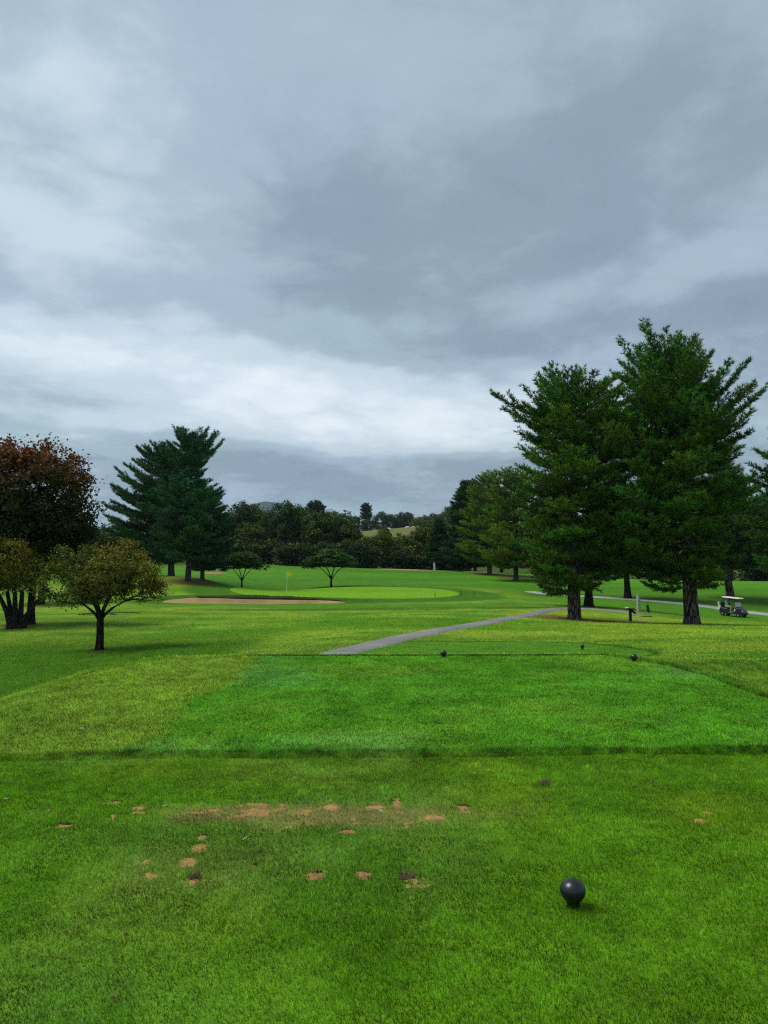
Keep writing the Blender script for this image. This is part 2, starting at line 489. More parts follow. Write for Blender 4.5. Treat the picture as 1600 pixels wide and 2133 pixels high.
def ground_col(x, y):
    x = np.asarray(x, float); y = np.asarray(y, float)
    c = np.ones(x.shape + (3,)) * G_ROUGH
    n1 = fbm(x, y, .35, 3, 1); n2 = fbm(x, y, .08, 3, 2); n3 = fbm(x, y, 1.4, 2, 3)
    # patchy rough: greener and strawier spots
    c = colmix(c, G_DARK * 2.1, .75 * sstep(.42, .68, n1) * sstep(5, 18, y))
    c = colmix(c, (.225, .285, .022), .55 * sstep(.50, .75, n2) * sstep(14, 24, y))
    # bank beside the second tee, grazing-light brightness put into its colour
    c = c * (1 + .10 * sstep(-1.9, -2.6, x) * sstep(7.0, 7.4, y) * (1 - sstep(14.6, 16.5, y)) * (1 - sstep(-6.0, -7.5, x)))[..., None]
    c = c * (1 + .22 * sstep(24, 34, y) * (1 - sstep(60, 70, y)) * sstep(-14, -9, x))[..., None]
    # lush hollow on the left
    c = colmix(c, (.046, .140, .004), .94 * sstep(-3.4, -5.8, x) * sstep(13, 16, y) * (1 - sstep(29, 40, y)) * sstep(.25, .5, n2 + .22))
    # fairway beyond the green
    wf = sstep(96, 108, y + 6 * (n2 - .5)) * (1 - sstep(175, 215, y))
    c = colmix(c, G_FAIR * (1, 1, 1.4), .92 * wf)
    # right valley fairway
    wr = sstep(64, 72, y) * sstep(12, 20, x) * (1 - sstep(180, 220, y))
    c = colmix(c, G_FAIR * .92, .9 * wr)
    c = c * (1 - .42 * wr * np.exp(-((y - 93) / 9.0) ** 2) + .28 * wr * sstep(104, 124, y))[..., None]  # valley shading painted into the grass: a darker band, then lighter beyond
    # mid ground between the tee and the green: mowed, a little yellow, long darker bands
    wm = sstep(24, 34, y) * (1 - sstep(96, 104, y))
    band = fbm(x * .35, y, .16, 3, 9)
    c = colmix(c, (.080, .215, .006), .62 * wm * sstep(.46, .66, band))
    # approach and collar of the green
    gr = green_r(x, y)
    ap = 1 - sstep(.85, 1.1, np.hypot((x - 1.0) / 15.5, (y - 67.5) / 3.3))
    c = colmix(c, (.078, .210, .012), .85 * ap)
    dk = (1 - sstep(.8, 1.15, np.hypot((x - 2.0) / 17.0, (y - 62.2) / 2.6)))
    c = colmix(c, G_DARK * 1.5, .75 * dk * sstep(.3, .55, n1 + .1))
    col = sstep(1.42, 1.30, gr)
    c = colmix(c, (.040, .125, .008), .85 * col)
    br = bunk_r(x, y)
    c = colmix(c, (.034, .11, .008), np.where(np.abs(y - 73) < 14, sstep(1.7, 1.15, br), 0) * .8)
    # the tee boxes
    t1 = sstep(.06, -.06, y - step_y(x)) * sstep(-6.5, -5.2, x + .3 * n1)
    t2 = sstep(-.05, .06, y - step_y(x)) * sstep(14.62, 14.4, y) * sstep(TEE_X0 - .22, TEE_X0 + .12, x + .5 * (n3 - .5)) * sstep(.1, -.15, x - right_edge(y))
    t2 = np.clip(t2, 0, 1); t1 = np.clip(t1, 0, 1)
    tc = np.ones(x.shape + (3,)) * G_TEE
    tn = fbm(x, y, .55, 3, 12); tn2 = fbm(x, y, 2.2, 2, 13)
    tc = colmix(tc, (.175, .265, .012), .60 * sstep(.46, .72, tn))
    tc = colmix(tc, (.135, .270, .045), .34 * sstep(.50, .75, fbm(x, y, .42, 2, 14)))          # blue-grey sheen patches painted into the grass colour
    tc = colmix(tc, (.064, .180, .004), .60 * sstep(.52, .75, tn2))
    tb = tc * np.array((.96, 1.20, 1.9))  # paler sky sheen of the second tee, painted in as a colour factor
    c = c * (1 - t1[..., None]) + tc * t1[..., None]
    c = c * (1 - t2[..., None]) + tb * t2[..., None]
    t3 = tee3_mask(x, y)
    c = colmix(c, (.068, .205, .012), .9 * t3)
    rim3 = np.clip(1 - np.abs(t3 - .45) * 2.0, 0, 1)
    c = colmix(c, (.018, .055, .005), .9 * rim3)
    # straw-worn part of the first tee
    wx, wy = x + .35, y - 5.35
    wn = fbm(x, y, 3.0, 2, 31)
    worn = sstep(1.15, .35, np.hypot(wx / 1.35, wy / .30) + .9 * (wn - .5))
    worn2 = sstep(1.1, .3, np.hypot((x + 1.0) / .55, (y - 4.45) / .45) + .9 * (wn - .5))
    c = colmix(c, G_STRAW * .82, np.clip(.82 * worn + .28 * worn2, 0, .85))
    # needle litter under the pines
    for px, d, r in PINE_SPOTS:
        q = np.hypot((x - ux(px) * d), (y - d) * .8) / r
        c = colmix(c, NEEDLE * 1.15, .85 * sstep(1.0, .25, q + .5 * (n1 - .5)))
    # woodland floor and far hill meadow
    wl = sstep(160, 172, y) * (1 - sstep(300, 340, y)) * sstep(-200, 60, -np.abs(x - 0) + 120)
    c = colmix(c, (.030, .040, .012), .85 * wl)
    mead = sstep(300, 345, y)
    c = colmix(c, (.125, .130, .040), .95 * mead)
    # long mown bands seen end-on far away
    fb = fbm(x * .22, y, .13, 3, 19)
    c = c * (1 + .55 * (fb - .5) * sstep(60, 100, y))[..., None]
    c = c * (0.86 + .28 * n3)[..., None]
    return c


# ------------------------------------------------------------------ materials
def mat_new(name):
    m = bpy.data.materials.new(name); m.use_nodes = True
    m.node_tree.nodes.clear()
    g = NT(m.node_tree)
    out = g.n('ShaderNodeOutputMaterial')
    return m, g, out


def principled(g, col, rough=.7, spec=.3, metal=0.0, bump=None, bump_d=.01, bump_s=.5):
    b = g.n('ShaderNodeBsdfPrincipled')
    g.put(b.inputs['Base Color'], col if not isinstance(col, tuple) else (col[0], col[1], col[2], 1))
    g.put(b.inputs['Roughness'], rough)
    b.inputs['Specular IOR Level'].default_value = spec
    b.inputs['Metallic'].default_value = metal
    if bump is not None:
        bn = g.n('ShaderNodeBump'); bn.inputs['Distance'].default_value = bump_d; bn.inputs['Strength'].default_value = bump_s
        g.t.links.new(bump, bn.inputs['Height']); g.t.links.new(bn.outputs[0], b.inputs['Normal'])
    return b


def mat_ground():
    m, g, out = mat_new('turf')
    ca = g.n('ShaderNodeVertexColor', layer_name='Col')
    geo = g.n('ShaderNodeNewGeometry'); P = geo.outputs['Position']
    n1 = g.noise(P, 55, 3, .65); n2 = g.noise(P, 9, 3, .6); n3 = g.noise(P, 1.6, 3, .55)
    k = g.m('ADD', g.m('ADD', g.m('MULTIPLY', g.m('SUBTRACT', n1, .5), 1.1), g.m('MULTIPLY', g.m('SUBTRACT', n2, .5), .95)),
            g.m('MULTIPLY_ADD', g.m('SUBTRACT', n3, .5), .75, 1.0))
    k = g.m('MAXIMUM', k, .25)
    cc = g.mix('MULTIPLY', 1.0, ca.outputs[0], g.comb(k, k, k))
    hs = g.mix('MIX', g.m('MULTIPLY', g.m('SUBTRACT', n2, .42, clamp=True), 1.0, clamp=True), cc, g.mix('MULTIPLY', 1.0, cc, (1.35, 1.05, .9, 1)))
    hb = g.m('MULTIPLY_ADD', n2, 1.2, n1)
    b = principled(g, hs, .9, .05, bump=hb, bump_d=.03, bump_s=.75)
    g.t.links.new(b.outputs[0], out.inputs[0])
    return m


def mat_blade():
    m, g, out = mat_new('grass_blade')
    ca = g.n('ShaderNodeVertexColor', layer_name='Col')
    b = principled(g, ca.outputs[0], .6, .07)
    tr = g.n('ShaderNodeBsdfTranslucent'); g.t.links.new(ca.outputs[0], tr.inputs[0])
    mx = g.n('ShaderNodeMixShader'); mx.inputs[0].default_value = .30
    g.t.links.new(b.outputs[0], mx.inputs[1]); g.t.links.new(tr.outputs[0], mx.inputs[2])
    g.t.links.new(mx.outputs[0], out.inputs[0])
    return m


def mat_leaf(name, mul=(1, 1, 1), trans=.14, rough=.6):
    m, g, out = mat_new(name)
    ca = g.n('ShaderNodeVertexColor', layer_name='Col')
    cc = g.mix('MULTIPLY', 1.0, ca.outputs[0], (mul[0], mul[1], mul[2], 1))
    b = principled(g, cc, rough, .09)
    tr = g.n('ShaderNodeBsdfTranslucent'); g.t.links.new(cc, tr.inputs[0])
    mx = g.n('ShaderNodeMixShader'); mx.inputs[0].default_value = trans
    g.t.links.new(b.outputs[0], mx.inputs[1]); g.t.links.new(tr.outputs[0], mx.inputs[2])
    g.t.links.new(mx.outputs[0], out.inputs[0])
    return m


def mat_bark(name, c1, c2, sc=6.0):  # furrowed, plated bark
    m, g, out = mat_new(name)
    tc = g.n('ShaderNodeTexCoord'); mp = g.n('ShaderNodeMapping'); mp.inputs['Scale'].default_value = (1, 1, .22)
    g.t.links.new(tc.outputs['Object'], mp.inputs[0])
    n = g.noise(mp.outputs[0], sc, 5, .65, .4)
    vo = g.n('ShaderNodeTexVoronoi', feature='DISTANCE_TO_EDGE'); vo.inputs['Scale'].default_value = sc * 1.3
    g.t.links.new(mp.outputs[0], vo.inputs['Vector'])
    f = g.m('MULTIPLY', g.m('MINIMUM', g.m('MULTIPLY', vo.outputs['Distance'], 5.0), 1.0), g.m('MULTIPLY_ADD', n, .9, .1))
    col = g.ramp(f, [(.12, c1), (.60, c2)])
    b = principled(g, col, .9, .1, bump=f, bump_d=.10, bump_s=1.0)
    g.t.links.new(b.outputs[0], out.inputs[0])
    return m


def mat_plain(name, col, rough=.5, spec=.4, metal=0.0, var=.12, sc=8.0, bump_d=0.0):
    m, g, out = mat_new(name)
    tc = g.n('ShaderNodeTexCoord')
    n = g.noise(tc.outputs['Object'], sc, 4, .6)
    cc = g.ramp(n, [(.25, tuple(c * (1 - var) for c in col)), (.75, tuple(min(1, c * (1 + var)) for c in col))])
    b = principled(g, cc, rough, spec, metal, bump=n if bump_d else None, bump_d=bump_d or .01)
    g.t.links.new(b.outputs[0], out.inputs[0])
    return m


def mat_soil(name, c1, c2, sc=40):
    m, g, out = mat_new(name)
    geo = g.n('ShaderNodeNewGeometry'); P = geo.outputs['Position']
    n = g.noise(P, sc, 5, .65); n2 = g.noise(P, sc * .2, 3, .5)
    f = g.m('MULTIPLY_ADD', n2, .6, g.m('MULTIPLY', n, .5))
    cc = g.ramp(f, [(.38, c1), (.68, c2)])
    b = principled(g, cc, .95, .05, bump=n, bump_d=.012, bump_s=.8)
    g.t.links.new(b.outputs[0], out.inputs[0])
    return m


def mat_glass(name):
    m, g, out = mat_new(name)
    gl = g.n('ShaderNodeBsdfGlossy'); gl.inputs['Roughness'].default_value = .08
    tr = g.n('ShaderNodeBsdfTransparent'); tr.inputs[0].default_value = (.85, .9, .92, 1)
    df = g.n('ShaderNodeBsdfDiffuse'); df.inputs[0].default_value = (.55, .6, .66, 1)
    m1 = g.n('ShaderNodeMixShader'); m1.inputs[0].default_value = .35
    m2 = g.n('ShaderNodeMixShader'); m2.inputs[0].default_value = .72
    g.t.links.new(tr.outputs[0], m1.inputs[1]); g.t.links.new(gl.outputs[0], m1.inputs[2])
    g.t.links.new(m1.outputs[0], m2.inputs[1]); g.t.links.new(df.outputs[0], m2.inputs[2])
    g.t.links.new(m2.outputs[0], out.inputs[0])
    return m


M_GROUND = mat_ground(); M_BLADE = mat_blade()
M_LEAF = mat_leaf('leaf'); M_NEEDLE = mat_leaf('needle', (1, 1, 1), .03, .5)
M_BARK = mat_bark('pine_bark', (.020, .016, .014), (.17, .135, .115), 5)
M_BARKD = mat_bark('dark_bark', (.010, .009, .008), (.050, .040, .032), 9)
M_DEAD = mat_plain('dead_wood', (.28, .25, .22), .9, .1)
M_SOIL = mat_soil('dry_soil', (.16, .092, .036), (.42, .25, .095), 45)
M_SOILD = mat_soil('damp_soil', (.035, .025, .015), (.10, .07, .035), 60)
M_SAND = mat_soil('bunker_sand', (.24, .165, .070), (.36, .255, .115), 1.2)
M_PATH = mat_soil('worn_asphalt', (.15, .147, .14), (.25, .245, .23), 2.2)
M_PATH2 = mat_soil('pale_concrete', (.22, .23, .22), (.32, .33, .315), 1.5)
M_BLACK = mat_plain('black_enamel', (.007, .008, .011), .33, .55, var=.6, sc=22)
M_RUBBER = mat_plain('black_rubber', (.012, .012, .012), .8, .2)
M_CART = mat_plain('cart_body_paint', (.012, .013, .018), .35, .5)
M_CREAM = mat_plain('cream_plastic', (.80, .74, .60), .45, .4, var=.04)
M_WHITE = mat_plain('white_paint', (.78, .78, .76), .5, .4, var=.05)
M_STEEL = mat_plain('grey_metal', (.35, .36, .37), .4, .5, .6)
M_GLASS = mat_glass('windshield')
M_YELLOW = mat_plain('yellow_flag_cloth', (.88, .80, .02), .8, .1, var=.06)
M_FLAGMARK = mat_plain('dark_flag_print', (.05, .06, .03), .8, .1)
M_WOODPOST = mat_plain('weathered_pale_post', (.42, .47, .42), .85, .1, var=.25, sc=5)
M_DARKWOOD = mat_plain('dark_stained_wood', (.020, .017, .015), .7, .2, var=.3)
M_BLUE = mat_plain('navy_bag_fabric', (.015, .045, .10), .7, .2)
M_SHIRT = mat_plain('bright_blue_shirt', (.01, .36, .62), .8, .1, var=.1)
M_SHORTS = mat_plain('pale_khaki_shorts', (.58, .52, .42), .85, .1)
M_SKIN = mat_plain('skin', (.48, .29, .20), .55, .3, var=.08)
M_LIP = mat_leaf('turf_lip', (1, 1, 1), .1)
M_STRAW = mat_plain('dry_straw', (.24, .19, .10), .9, .1)
M_ROCK = mat_plain('pale_stone', (.55, .52, .46), .9, .1, var=.2)

# ------------------------------------------------------------------ ground sheet
def build_ground():
    ys = [-7.0]
    while ys[-1] < 4200:
        y = ys[-1]
        dy = .035 + .011 * max(y, 0)
        if y < 2: dy = .35
        if 6.85 < y < 7.4: dy = .022
        if 14.2 < y < 15.2: dy = .05
        if 64 < y < 82: dy = .28
        if 51.6 < y < 56.4: dy = .14
        if y > 220: dy = .02 * y
        ys.append(y + dy)
    ys = np.array(ys)
    t = np.linspace(-1, 1, 371)
    s = np.sign(t) * (np.abs(t) * .45 + .55 * np.abs(t) ** 3)
    half = 9 + .95 * np.maximum(ys + 6, 0)
    Xg = half[:, None] * s[None, :]; Yg = np.repeat(ys[:, None], len(t), 1)
    Zg = H(Xg, Yg)
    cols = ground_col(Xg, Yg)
    n, m = Xg.shape
    V = np.stack([Xg, Yg, Zg], -1).reshape(-1, 3)
    i = np.arange(n - 1)[:, None] * m + np.arange(m - 1)[None]
    F = np.stack([i, i + 1, i + m + 1, i + m], -1).reshape(-1, 4)
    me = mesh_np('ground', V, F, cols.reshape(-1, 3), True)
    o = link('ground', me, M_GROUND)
    tag(o, 'green golf course ground with tee boxes, rough and fairways', kind='structure')
    return o


ground = build_ground()

# far hill on the skyline
def build_hill():
    xs = np.linspace(-2900, 2200, 170); ys = np.linspace(4150, 6200, 50)
    X, Y = np.meshgrid(xs, ys)
    cx = ux(560) * 5000
    Z = 20 + 345 * np.exp(-((X - cx) / 420) ** 2 - ((Y - 5100) / 700) ** 2) + 240 * np.exp(-((X - cx + 900) / 1200) ** 2 - ((Y - 5200) / 700) ** 2)
    Z += 60 * (fbm(X, Y, .006, 3, 77) - .5) + 36 * (fbm(X, Y, .03, 2, 78) - .5)
    col = np.ones(X.shape + (3,)) * np.array((.012, .034, .016)) * (.6 + .8 * fbm(X, Y, .015, 3, 79))[..., None]
    n, m = X.shape
    i = np.arange(n - 1)[:, None] * m + np.arange(m - 1)[None]
    F = np.stack([i, i + 1, i + m + 1, i + m], -1).reshape(-1, 4)
    o = link('hill', mesh_np('hill', np.stack([X, Y, Z], -1).reshape(-1, 3), F, col.reshape(-1, 3), True), M_GROUND)
    tag(o, 'far wooded hill fading blue behind the treeline', kind='structure')


build_hill()

# ------------------------------------------------------------------ sheets on the ground: paths, putting green, bunkers
def strip(name, ctrl, width, mat, lift, label):
    P = np.array([(ux(px) * d, d) for px, d in ctrl])
    # smooth polyline
    t = np.linspace(0, len(P) - 1, 180)
    def cr(tt):
        i = int(min(max(math.floor(tt), 0), len(P) - 2)); f = tt - i
        p0, p1, p2, p3 = P[max(i - 1, 0)], P[i], P[i + 1], P[min(i + 2, len(P) - 1)]
        return .5 * ((2 * p1) + (-p0 + p2) * f + (2 * p0 - 5 * p1 + 4 * p2 - p3) * f * f + (-p0 + 3 * p1 - 3 * p2 + p3) * f ** 3)
    Q = np.array([cr(v) for v in t])
    T = np.gradient(Q, axis=0); T /= np.linalg.norm(T, axis=1)[:, None]
    N = np.stack([-T[:, 1], T[:, 0]], 1)
    K = 9
    offs = np.linspace(-1, 1, K)
    wob = 1 + .10 * (vnoise(t * 2.3, t * 0, 4) - .5) + .12 * (vnoise(t * 9, t * 0, 6) - .5)
    wob2 = 1 + .10 * (vnoise(t * 2.7, t * 0, 14) - .5) + .12 * (vnoise(t * 8, t * 0, 16) - .5)
    w = np.where(offs[None] < 0, wob[:, None], wob2[:, None]) * offs[None] * width / 2
    X = Q[:, 0, None] + N[:, 0, None] * w; Y = Q[:, 1, None] + N[:, 1, None] * w
    edge = np.where(np.abs(offs) > .99, -.06, 0)[None]
    Z = H(X, Y) + lift + edge + .015 * (1 - offs[None] ** 2)
    n = len(t)
    i = np.arange(n - 1)[:, None] * K + np.arange(K - 1)[None]
    F = np.stack([i, i + 1, i + K + 1, i + K], -1).reshape(-1, 4)
    me = mesh_np(name, np.stack([X, Y, Z], -1).reshape(-1, 3), F, None, True)
    o = link(name, me, mat)
    tag(o, label, kind='structure')
    return o


strip('cart_path', [(560, 17.6), (665, 20.8), (735, 23.4), (795, 26.0), (860, 29.3), (950, 35.5), (1030, 43), (1095, 52), (1150, 59.5), (1215, 61.5), (1275, 61), (1318, 59.5), (1345, 58)],
      1.2, M_PATH, .045, 'grey asphalt cart path curving from the tee towards the tall pines')
strip('cart_path', [(1105, 99), (1150, 95), (1230, 91), (1320, 87), (1420, 84), (1520, 81), (1610, 78), (1760, 73), (1950, 66)],
      2.1, M_PATH2, .06, 'pale cart path crossing the valley behind the golf cart')


def radial_sheet(name, outline, rings, zf, mat, label, kind='structure', cols=None, n=96):
    a = np.linspace(0, 2 * np.pi, n, endpoint=False)
    ox, oy = outline(a)
    cx, cy = ox.mean(), oy.mean()
    rr = np.array(rings)
    X = cx + (ox - cx)[None] * rr[:, None]; Y = cy + (oy - cy)[None] * rr[:, None]
    Z = zf(X, Y, rr[:, None] * np.ones_like(X))
    V = [np.stack([X, Y, Z], -1).reshape(-1, 3)]
    F = []
    for r in range(len(rr) - 1):
        for k in range(n):
            k2 = (k + 1) % n
            F.append((r * n + k, r * n + k2, (r + 1) * n + k2, (r + 1) * n + k))
    me = mesh_np(name, V[0], np.array(F), cols(X, Y).reshape(-1, 3) if cols else None, True)
    o = link(name, me, mat)
    if label: tag(o, label, kind=kind)
    return o


def green_outline(a):
    k = 1 + .05 * np.cos(2 * a + .6) + .05 * np.cos(3 * a + 2.0) + .03 * np.sin(5 * a)
    return GREEN[0] + GREEN[2] * k * np.cos(a), GREEN[1] + GREEN[3] * k * np.sin(a)


radial_sheet('putting_green', green_outline, [0.001] + list(np.linspace(.06, 1, 26)), lambda X, Y, r: H(X, Y) + .05 - .09 * (r > .999), M_GROUND,
             'smooth bright lime putting green with the yellow flag',
             cols=lambda X, Y: np.ones(X.shape + (3,)) * G_GREEN * (.86 + .26 * fbm(X, Y, .12, 3, 51))[..., None])
radial_sheet('bunker', lambda a: bunker_outline(a), [0.001] + list(np.linspace(.08, 1.0, 18)),
             lambda X, Y, r: H(X, Y) + .06 + .05 * (fbm(X, Y, .9, 2, 61) - .5) - .10 * (r > .999), M_SAND,
             'tan sand bunker in front of the putting green')
# dark turf lip hanging over the far edge of the bunker
def bunker_lip():
    a = np.linspace(R(18), R(128), 120)
    bx, by = bunker_outline(a)
    k = .04 + .10 * sstep(.2, .9, np.sin((a - R(18)) / R(110) * np.pi))
    mb = MB()
    V = []; F = []; prof = [(-.10, -.02), (-.16, .45), (-.06, 1.0), (.22, 1.02), (.42, .2)]
    nz = vnoise(a * 40, a * 0, 5)
    cxy = np.array(BUNK)
    for i in range(len(a)):
        d = np.array((bx[i], by[i])) - cxy; d /= np.linalg.norm(d)
        for q, hgt in prof:
            x, y = bx[i] + d[0] * q, by[i] + d[1] * q
            V.append((x, y, H1(x, y) + k[i] * (.7 + .6 * nz[i]) * hgt + .02))
    n = len(prof)
    for i in range(len(a) - 1):
        for j in range(n - 1): F.append((i * n + j, (i + 1) * n + j, (i + 1) * n + j + 1, i * n + j + 1))
    V = np.array(V); col = np.ones((len(V), 3)) * np.array((.020, .040, .006))
    o = link('bunker_edge', mesh_np('bunker_edge', V, np.array(F), col, True), M_LIP)
    tag(o, 'dark overhanging turf edge along the far side of the front bunker', kind='structure')


bunker_lip()
radial_sheet('drain_hollow', lambda a: (DARKB[0] + 1.93 * np.cos(a), DARKB[1] + 1.75 * np.sin(a) * (1 + .1 * np.cos(3 * a))), [.001, .3, .6, .85, 1.0],
             lambda X, Y, r: H(X, Y) + .02 + .0 * r, M_SOILD, 'narrow dark hollow in the grass behind the small olive tree')
# the dark far wall of that hollow
mb = MB()
aa = np.linspace(0, np.pi, 40)
for k in range(39):
    p = [(DARKB[0] + 2.12 * math.cos(v), DARKB[1] + 1.93 * math.sin(v)) for v in (aa[k], aa[k + 1])]
    z = [H1(DARKB[0] + 2.3 * math.cos(v), DARKB[1] + 2.15 * math.sin(v)) for v in (aa[k], aa[k + 1])]
    mb.add([(p[0][0], p[0][1], z[0] - .5), (p[1][0], p[1][1], z[1] - .5), (p[1][0], p[1][1], z[1] + .045), (p[0][0], p[0][1], z[0] + .045)], [(0, 1, 2, 3)])
hb = mb.build('hollow_wall', M_SOILD, smooth=False)
tag(hb, 'dark earth back wall of the hollow behind the small olive tree', kind='structure')


def far_sand(px, d, rx, ry, label):
    cx = ux(px) * d
    radial_sheet('bunker', lambda a: (cx + rx * np.cos(a) * (1 + .1 * np.cos(2 * a)), d + ry * np.sin(a)), [.001, .35, .7, 1.0],
                 lambda X, Y, r: H(X, Y) + .12 * (1 - r ** 4) + .03, M_SAND, label, n=48)


far_sand(845, 147, 5.8, 2.2, 'thin strip of pale sand at the foot of the far treeline')
far_sand(1000, 146, 3.2, 2.2, 'small sliver of pale sand under the dark pines')
far_sand(445, 126, 1.9, 2.0, 'pale sand patch behind the flat-topped tree beside the left pines')

# ------------------------------------------------------------------ bare soil and divots on the first tee
SOILS = [(240, 1673, 40, 9, 1), (288, 1686, 38, 14, 0), (238, 1701, 24, 16, 0), (130, 1721, 40, 8, 1), (106, 1687, 20, 9, 0), (425, 1690, 60, 13, 0),
         (531, 1688, 80, 32, 0), (590, 1681, 26, 14, 0), (640, 1692, 46, 14, 0), (690, 1683, 30, 16, 0), (735, 1711, 28, 25, 0), (785, 1682, 44, 18, 0),
         (826, 1676, 22, 20, 0), (848, 1717, 24, 12, 0), (905, 1705, 34, 12, 0), (966, 1684, 36, 14, 1), (608, 1721, 24, 10, 0), (415, 1770, 38, 16, 0),
         (397, 1798, 40, 22, 0), (314, 1827, 32, 24, 0), (302, 1797, 20, 14, 0), (403, 1838, 40, 22, 1), (660, 1825, 40, 18, 1), (758, 1826, 40, 25, 1),
         (860, 1836, 64, 28, 1), (1460, 1711, 24, 10, 0), (1472, 1694, 20, 8, 0), (930, 1641, 18, 10, 0), (423, 1746, 20, 14, 1), (530, 1806, 16, 10, 1),
         (720, 1733, 34, 9, 1)]
SOIL_G = []
for px, py, w, h, dk in SOILS:
    c = ray_ground(px, py)
    k = c.y / FPX
    a0 = ray_ground(px, py - h / 2); a1 = ray_ground(px, py + h / 2)
    SOIL_G.append((c.x, c.y, w * k / 2, max(.5 * (a0.y - a1.y), .03), dk))


def soil_f(x, y, sx, sy, rx, ry):
    """above zero where bare soil shows"""
    q = np.hypot((x - sx) / rx, (y - sy) / ry)
    return .80 - q + 2.3 * (fbm(x * .6, y, 15, 3, 71) - .5) + 1.3 * (fbm(x * .7, y, 60, 2, 72) - .5)


def soil_patch(x, y, rx, ry):
    res = .011
    gx = np.arange(x - rx * 1.7, x + rx * 1.7, res); gy = np.arange(y - ry * 1.7, y + ry * 1.7, res)
    X, Y = np.meshgrid(gx, gy)
    f = soil_f(X, Y, x, y, rx, ry)
    Z = H(X, Y) + .005 * np.clip(f * 4, -1, 1) - .001 + .007 * (fbm(X, Y, 40, 2, 73) - .5)
    n, m = X.shape
    i = np.arange(n - 1)[:, None] * m + np.arange(m - 1)[None]
    fm = np.maximum.reduce([f[:-1, :-1], f[1:, :-1], f[:-1, 1:], f[1:, 1:]])
    F = np.stack([i, i + 1, i + m + 1, i + m], -1)[fm > 0]
    if len(F) < 3: return
    us, inv = np.unique(F.ravel(), return_inverse=True)
    V = np.stack([X, Y, Z], -1).reshape(-1, 3)[us]
    link('soil_patch', mesh_np('soil_patch', V, inv.reshape(-1, 4), None, True), M_SOIL, ground)


for i, (x, y, rx, ry, dk) in enumerate(SOIL_G):
    soil_patch(x, y, rx, ry)
    if dk:   # the torn dark back edge of a fresh divot
        mb = MB(); rs = random.Random(i)
        m = 13
        pts = []
        for k in range(m):
            t = k / (m - 1) * 2 - 1
            pts.append((x + rx * .6 * t + rx * .1 * math.sin(i), y + ry * (.55 + .25 * (1 - t * t)) + rs.uniform(-.012, .012)))
        for k in range(m - 1):
            (xa, ya), (xb, yb) = pts[k], pts[k + 1]
            za, zb = H1(xa, ya), H1(xb, yb)
            h1 = .012 * rs.uniform(.1, 1.2); h2 = .012 * rs.uniform(.1, 1.2)
            mb.add([(xa, ya - .02, za - .002), (xb, yb - .02, zb - .002), (xb, yb, zb + h2), (xa, ya, za + h1), (xb, yb + .03, zb - .004), (xa, ya + .03, za - .004)],
                   [(0, 1, 2, 3), (3, 2, 4, 5)])
        mb.build('divot_edge', M_SOILD, ground)


def soil_mask(x, y):
    m = np.zeros(x.shape)
    for sx, sy, rx, ry, dk in SOIL_G:
        near = (np.abs(x - sx) < rx * 1.8) & (np.abs(y - sy) < ry * 1.8)
        if near.any(): m[near] = np.maximum(m[near], sstep(-.12, .22, soil_f(x[near], y[near], sx, sy, rx, ry)))
    return m


# ------------------------------------------------------------------ grass blades
def blades(n, ylo, yhi, dens_pow, length, width, seed, keep=None, spread=.66, pad=1.0, lean=.55, lenfn=None, colmul=(1, 1, 1), bright=(.35, 1.75)):
    r = np.random.default_rng(seed)
    # density falls with distance
    u = r.random(n)
    p = 2 - dens_pow
    y = (ylo ** p + u * (yhi ** p - ylo ** p)) ** (1 / p) if abs(p) > 1e-6 else ylo * (yhi / ylo) ** u
    x = (r.random(n) * 2 - 1) * (spread * y + pad)
    if keep is not None:
        k = keep(x, y, r); x = x[k]; y = y[k]
    n = len(x)
    L = length * r.uniform(.55, 1.3, n) * (.6 + .8 * fbm(x, y, 13.0, 2, 93))
    if lenfn is not None: L = L * lenfn(x, y)
    W = width * r.uniform(.6, 1.35, n)
    dist = np.maximum(y, 2.5)
    az = r.random(n) * 2 * np.pi
    ln = np.clip(r.normal(lean, .28, n), .02, 1.25)
    flow = 2 * np.pi * fbm(x, y, .6, 2, 91)
    dx = np.cos(az) * np.sin(ln) + .25 * np.cos(flow); dy = np.sin(az) * np.sin(ln) + .25 * np.sin(flow); dz = np.cos(ln)
    z = H(x, y)
    wa = r.random(n) * np.pi
    wx = np.cos(wa) * W / 2; wy = np.sin(wa) * W / 2
    V = np.empty((n, 3, 3), np.float32)
    V[:, 0] = np.stack([x - wx, y - wy, z - .003], -1); V[:, 1] = np.stack([x + wx, y + wy, z - .003], -1)
    V[:, 2] = np.stack([x + dx * L, y + dy * L, z + dz * L], -1)
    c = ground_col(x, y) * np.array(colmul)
    cl = sstep(.22, .78, fbm(x, y, 13.0, 2, 93)) * .75 + sstep(.25, .75, fbm(x, y, 3.2, 2, 94)) * .45 + .42
    cl = np.where(y < 15, cl, .6 + .4 * cl)
    b = r.uniform(bright[0], bright[1], n) * cl
    c = c * b[:, None]
    dry = r.random(n) < .05
    c[dry] = c[dry] * .4 + np.array((.20, .19, .07)) * .6
    pale = r.random(n) < .10
    c[pale] = c[pale] * np.array((1.35, 1.25, 2.0))
    col = np.repeat(c[:, None], 3, 1).astype(np.float32)
    col[:, :2] *= .80; col[:, 2] *= 1.85
    return V.reshape(-1, 3), col.reshape(-1, 3)


def grass_obj(name, parts, label):
    V = np.concatenate([p[0] for p in parts]); Cc = np.concatenate([p[1] for p in parts])
    F = np.arange(len(V)).reshape(-1, 3)
    me = mesh_np(name, V, F, Cc)
    o = link(name, me, M_BLADE)
    tag(o, label, 'grass', kind='stuff')


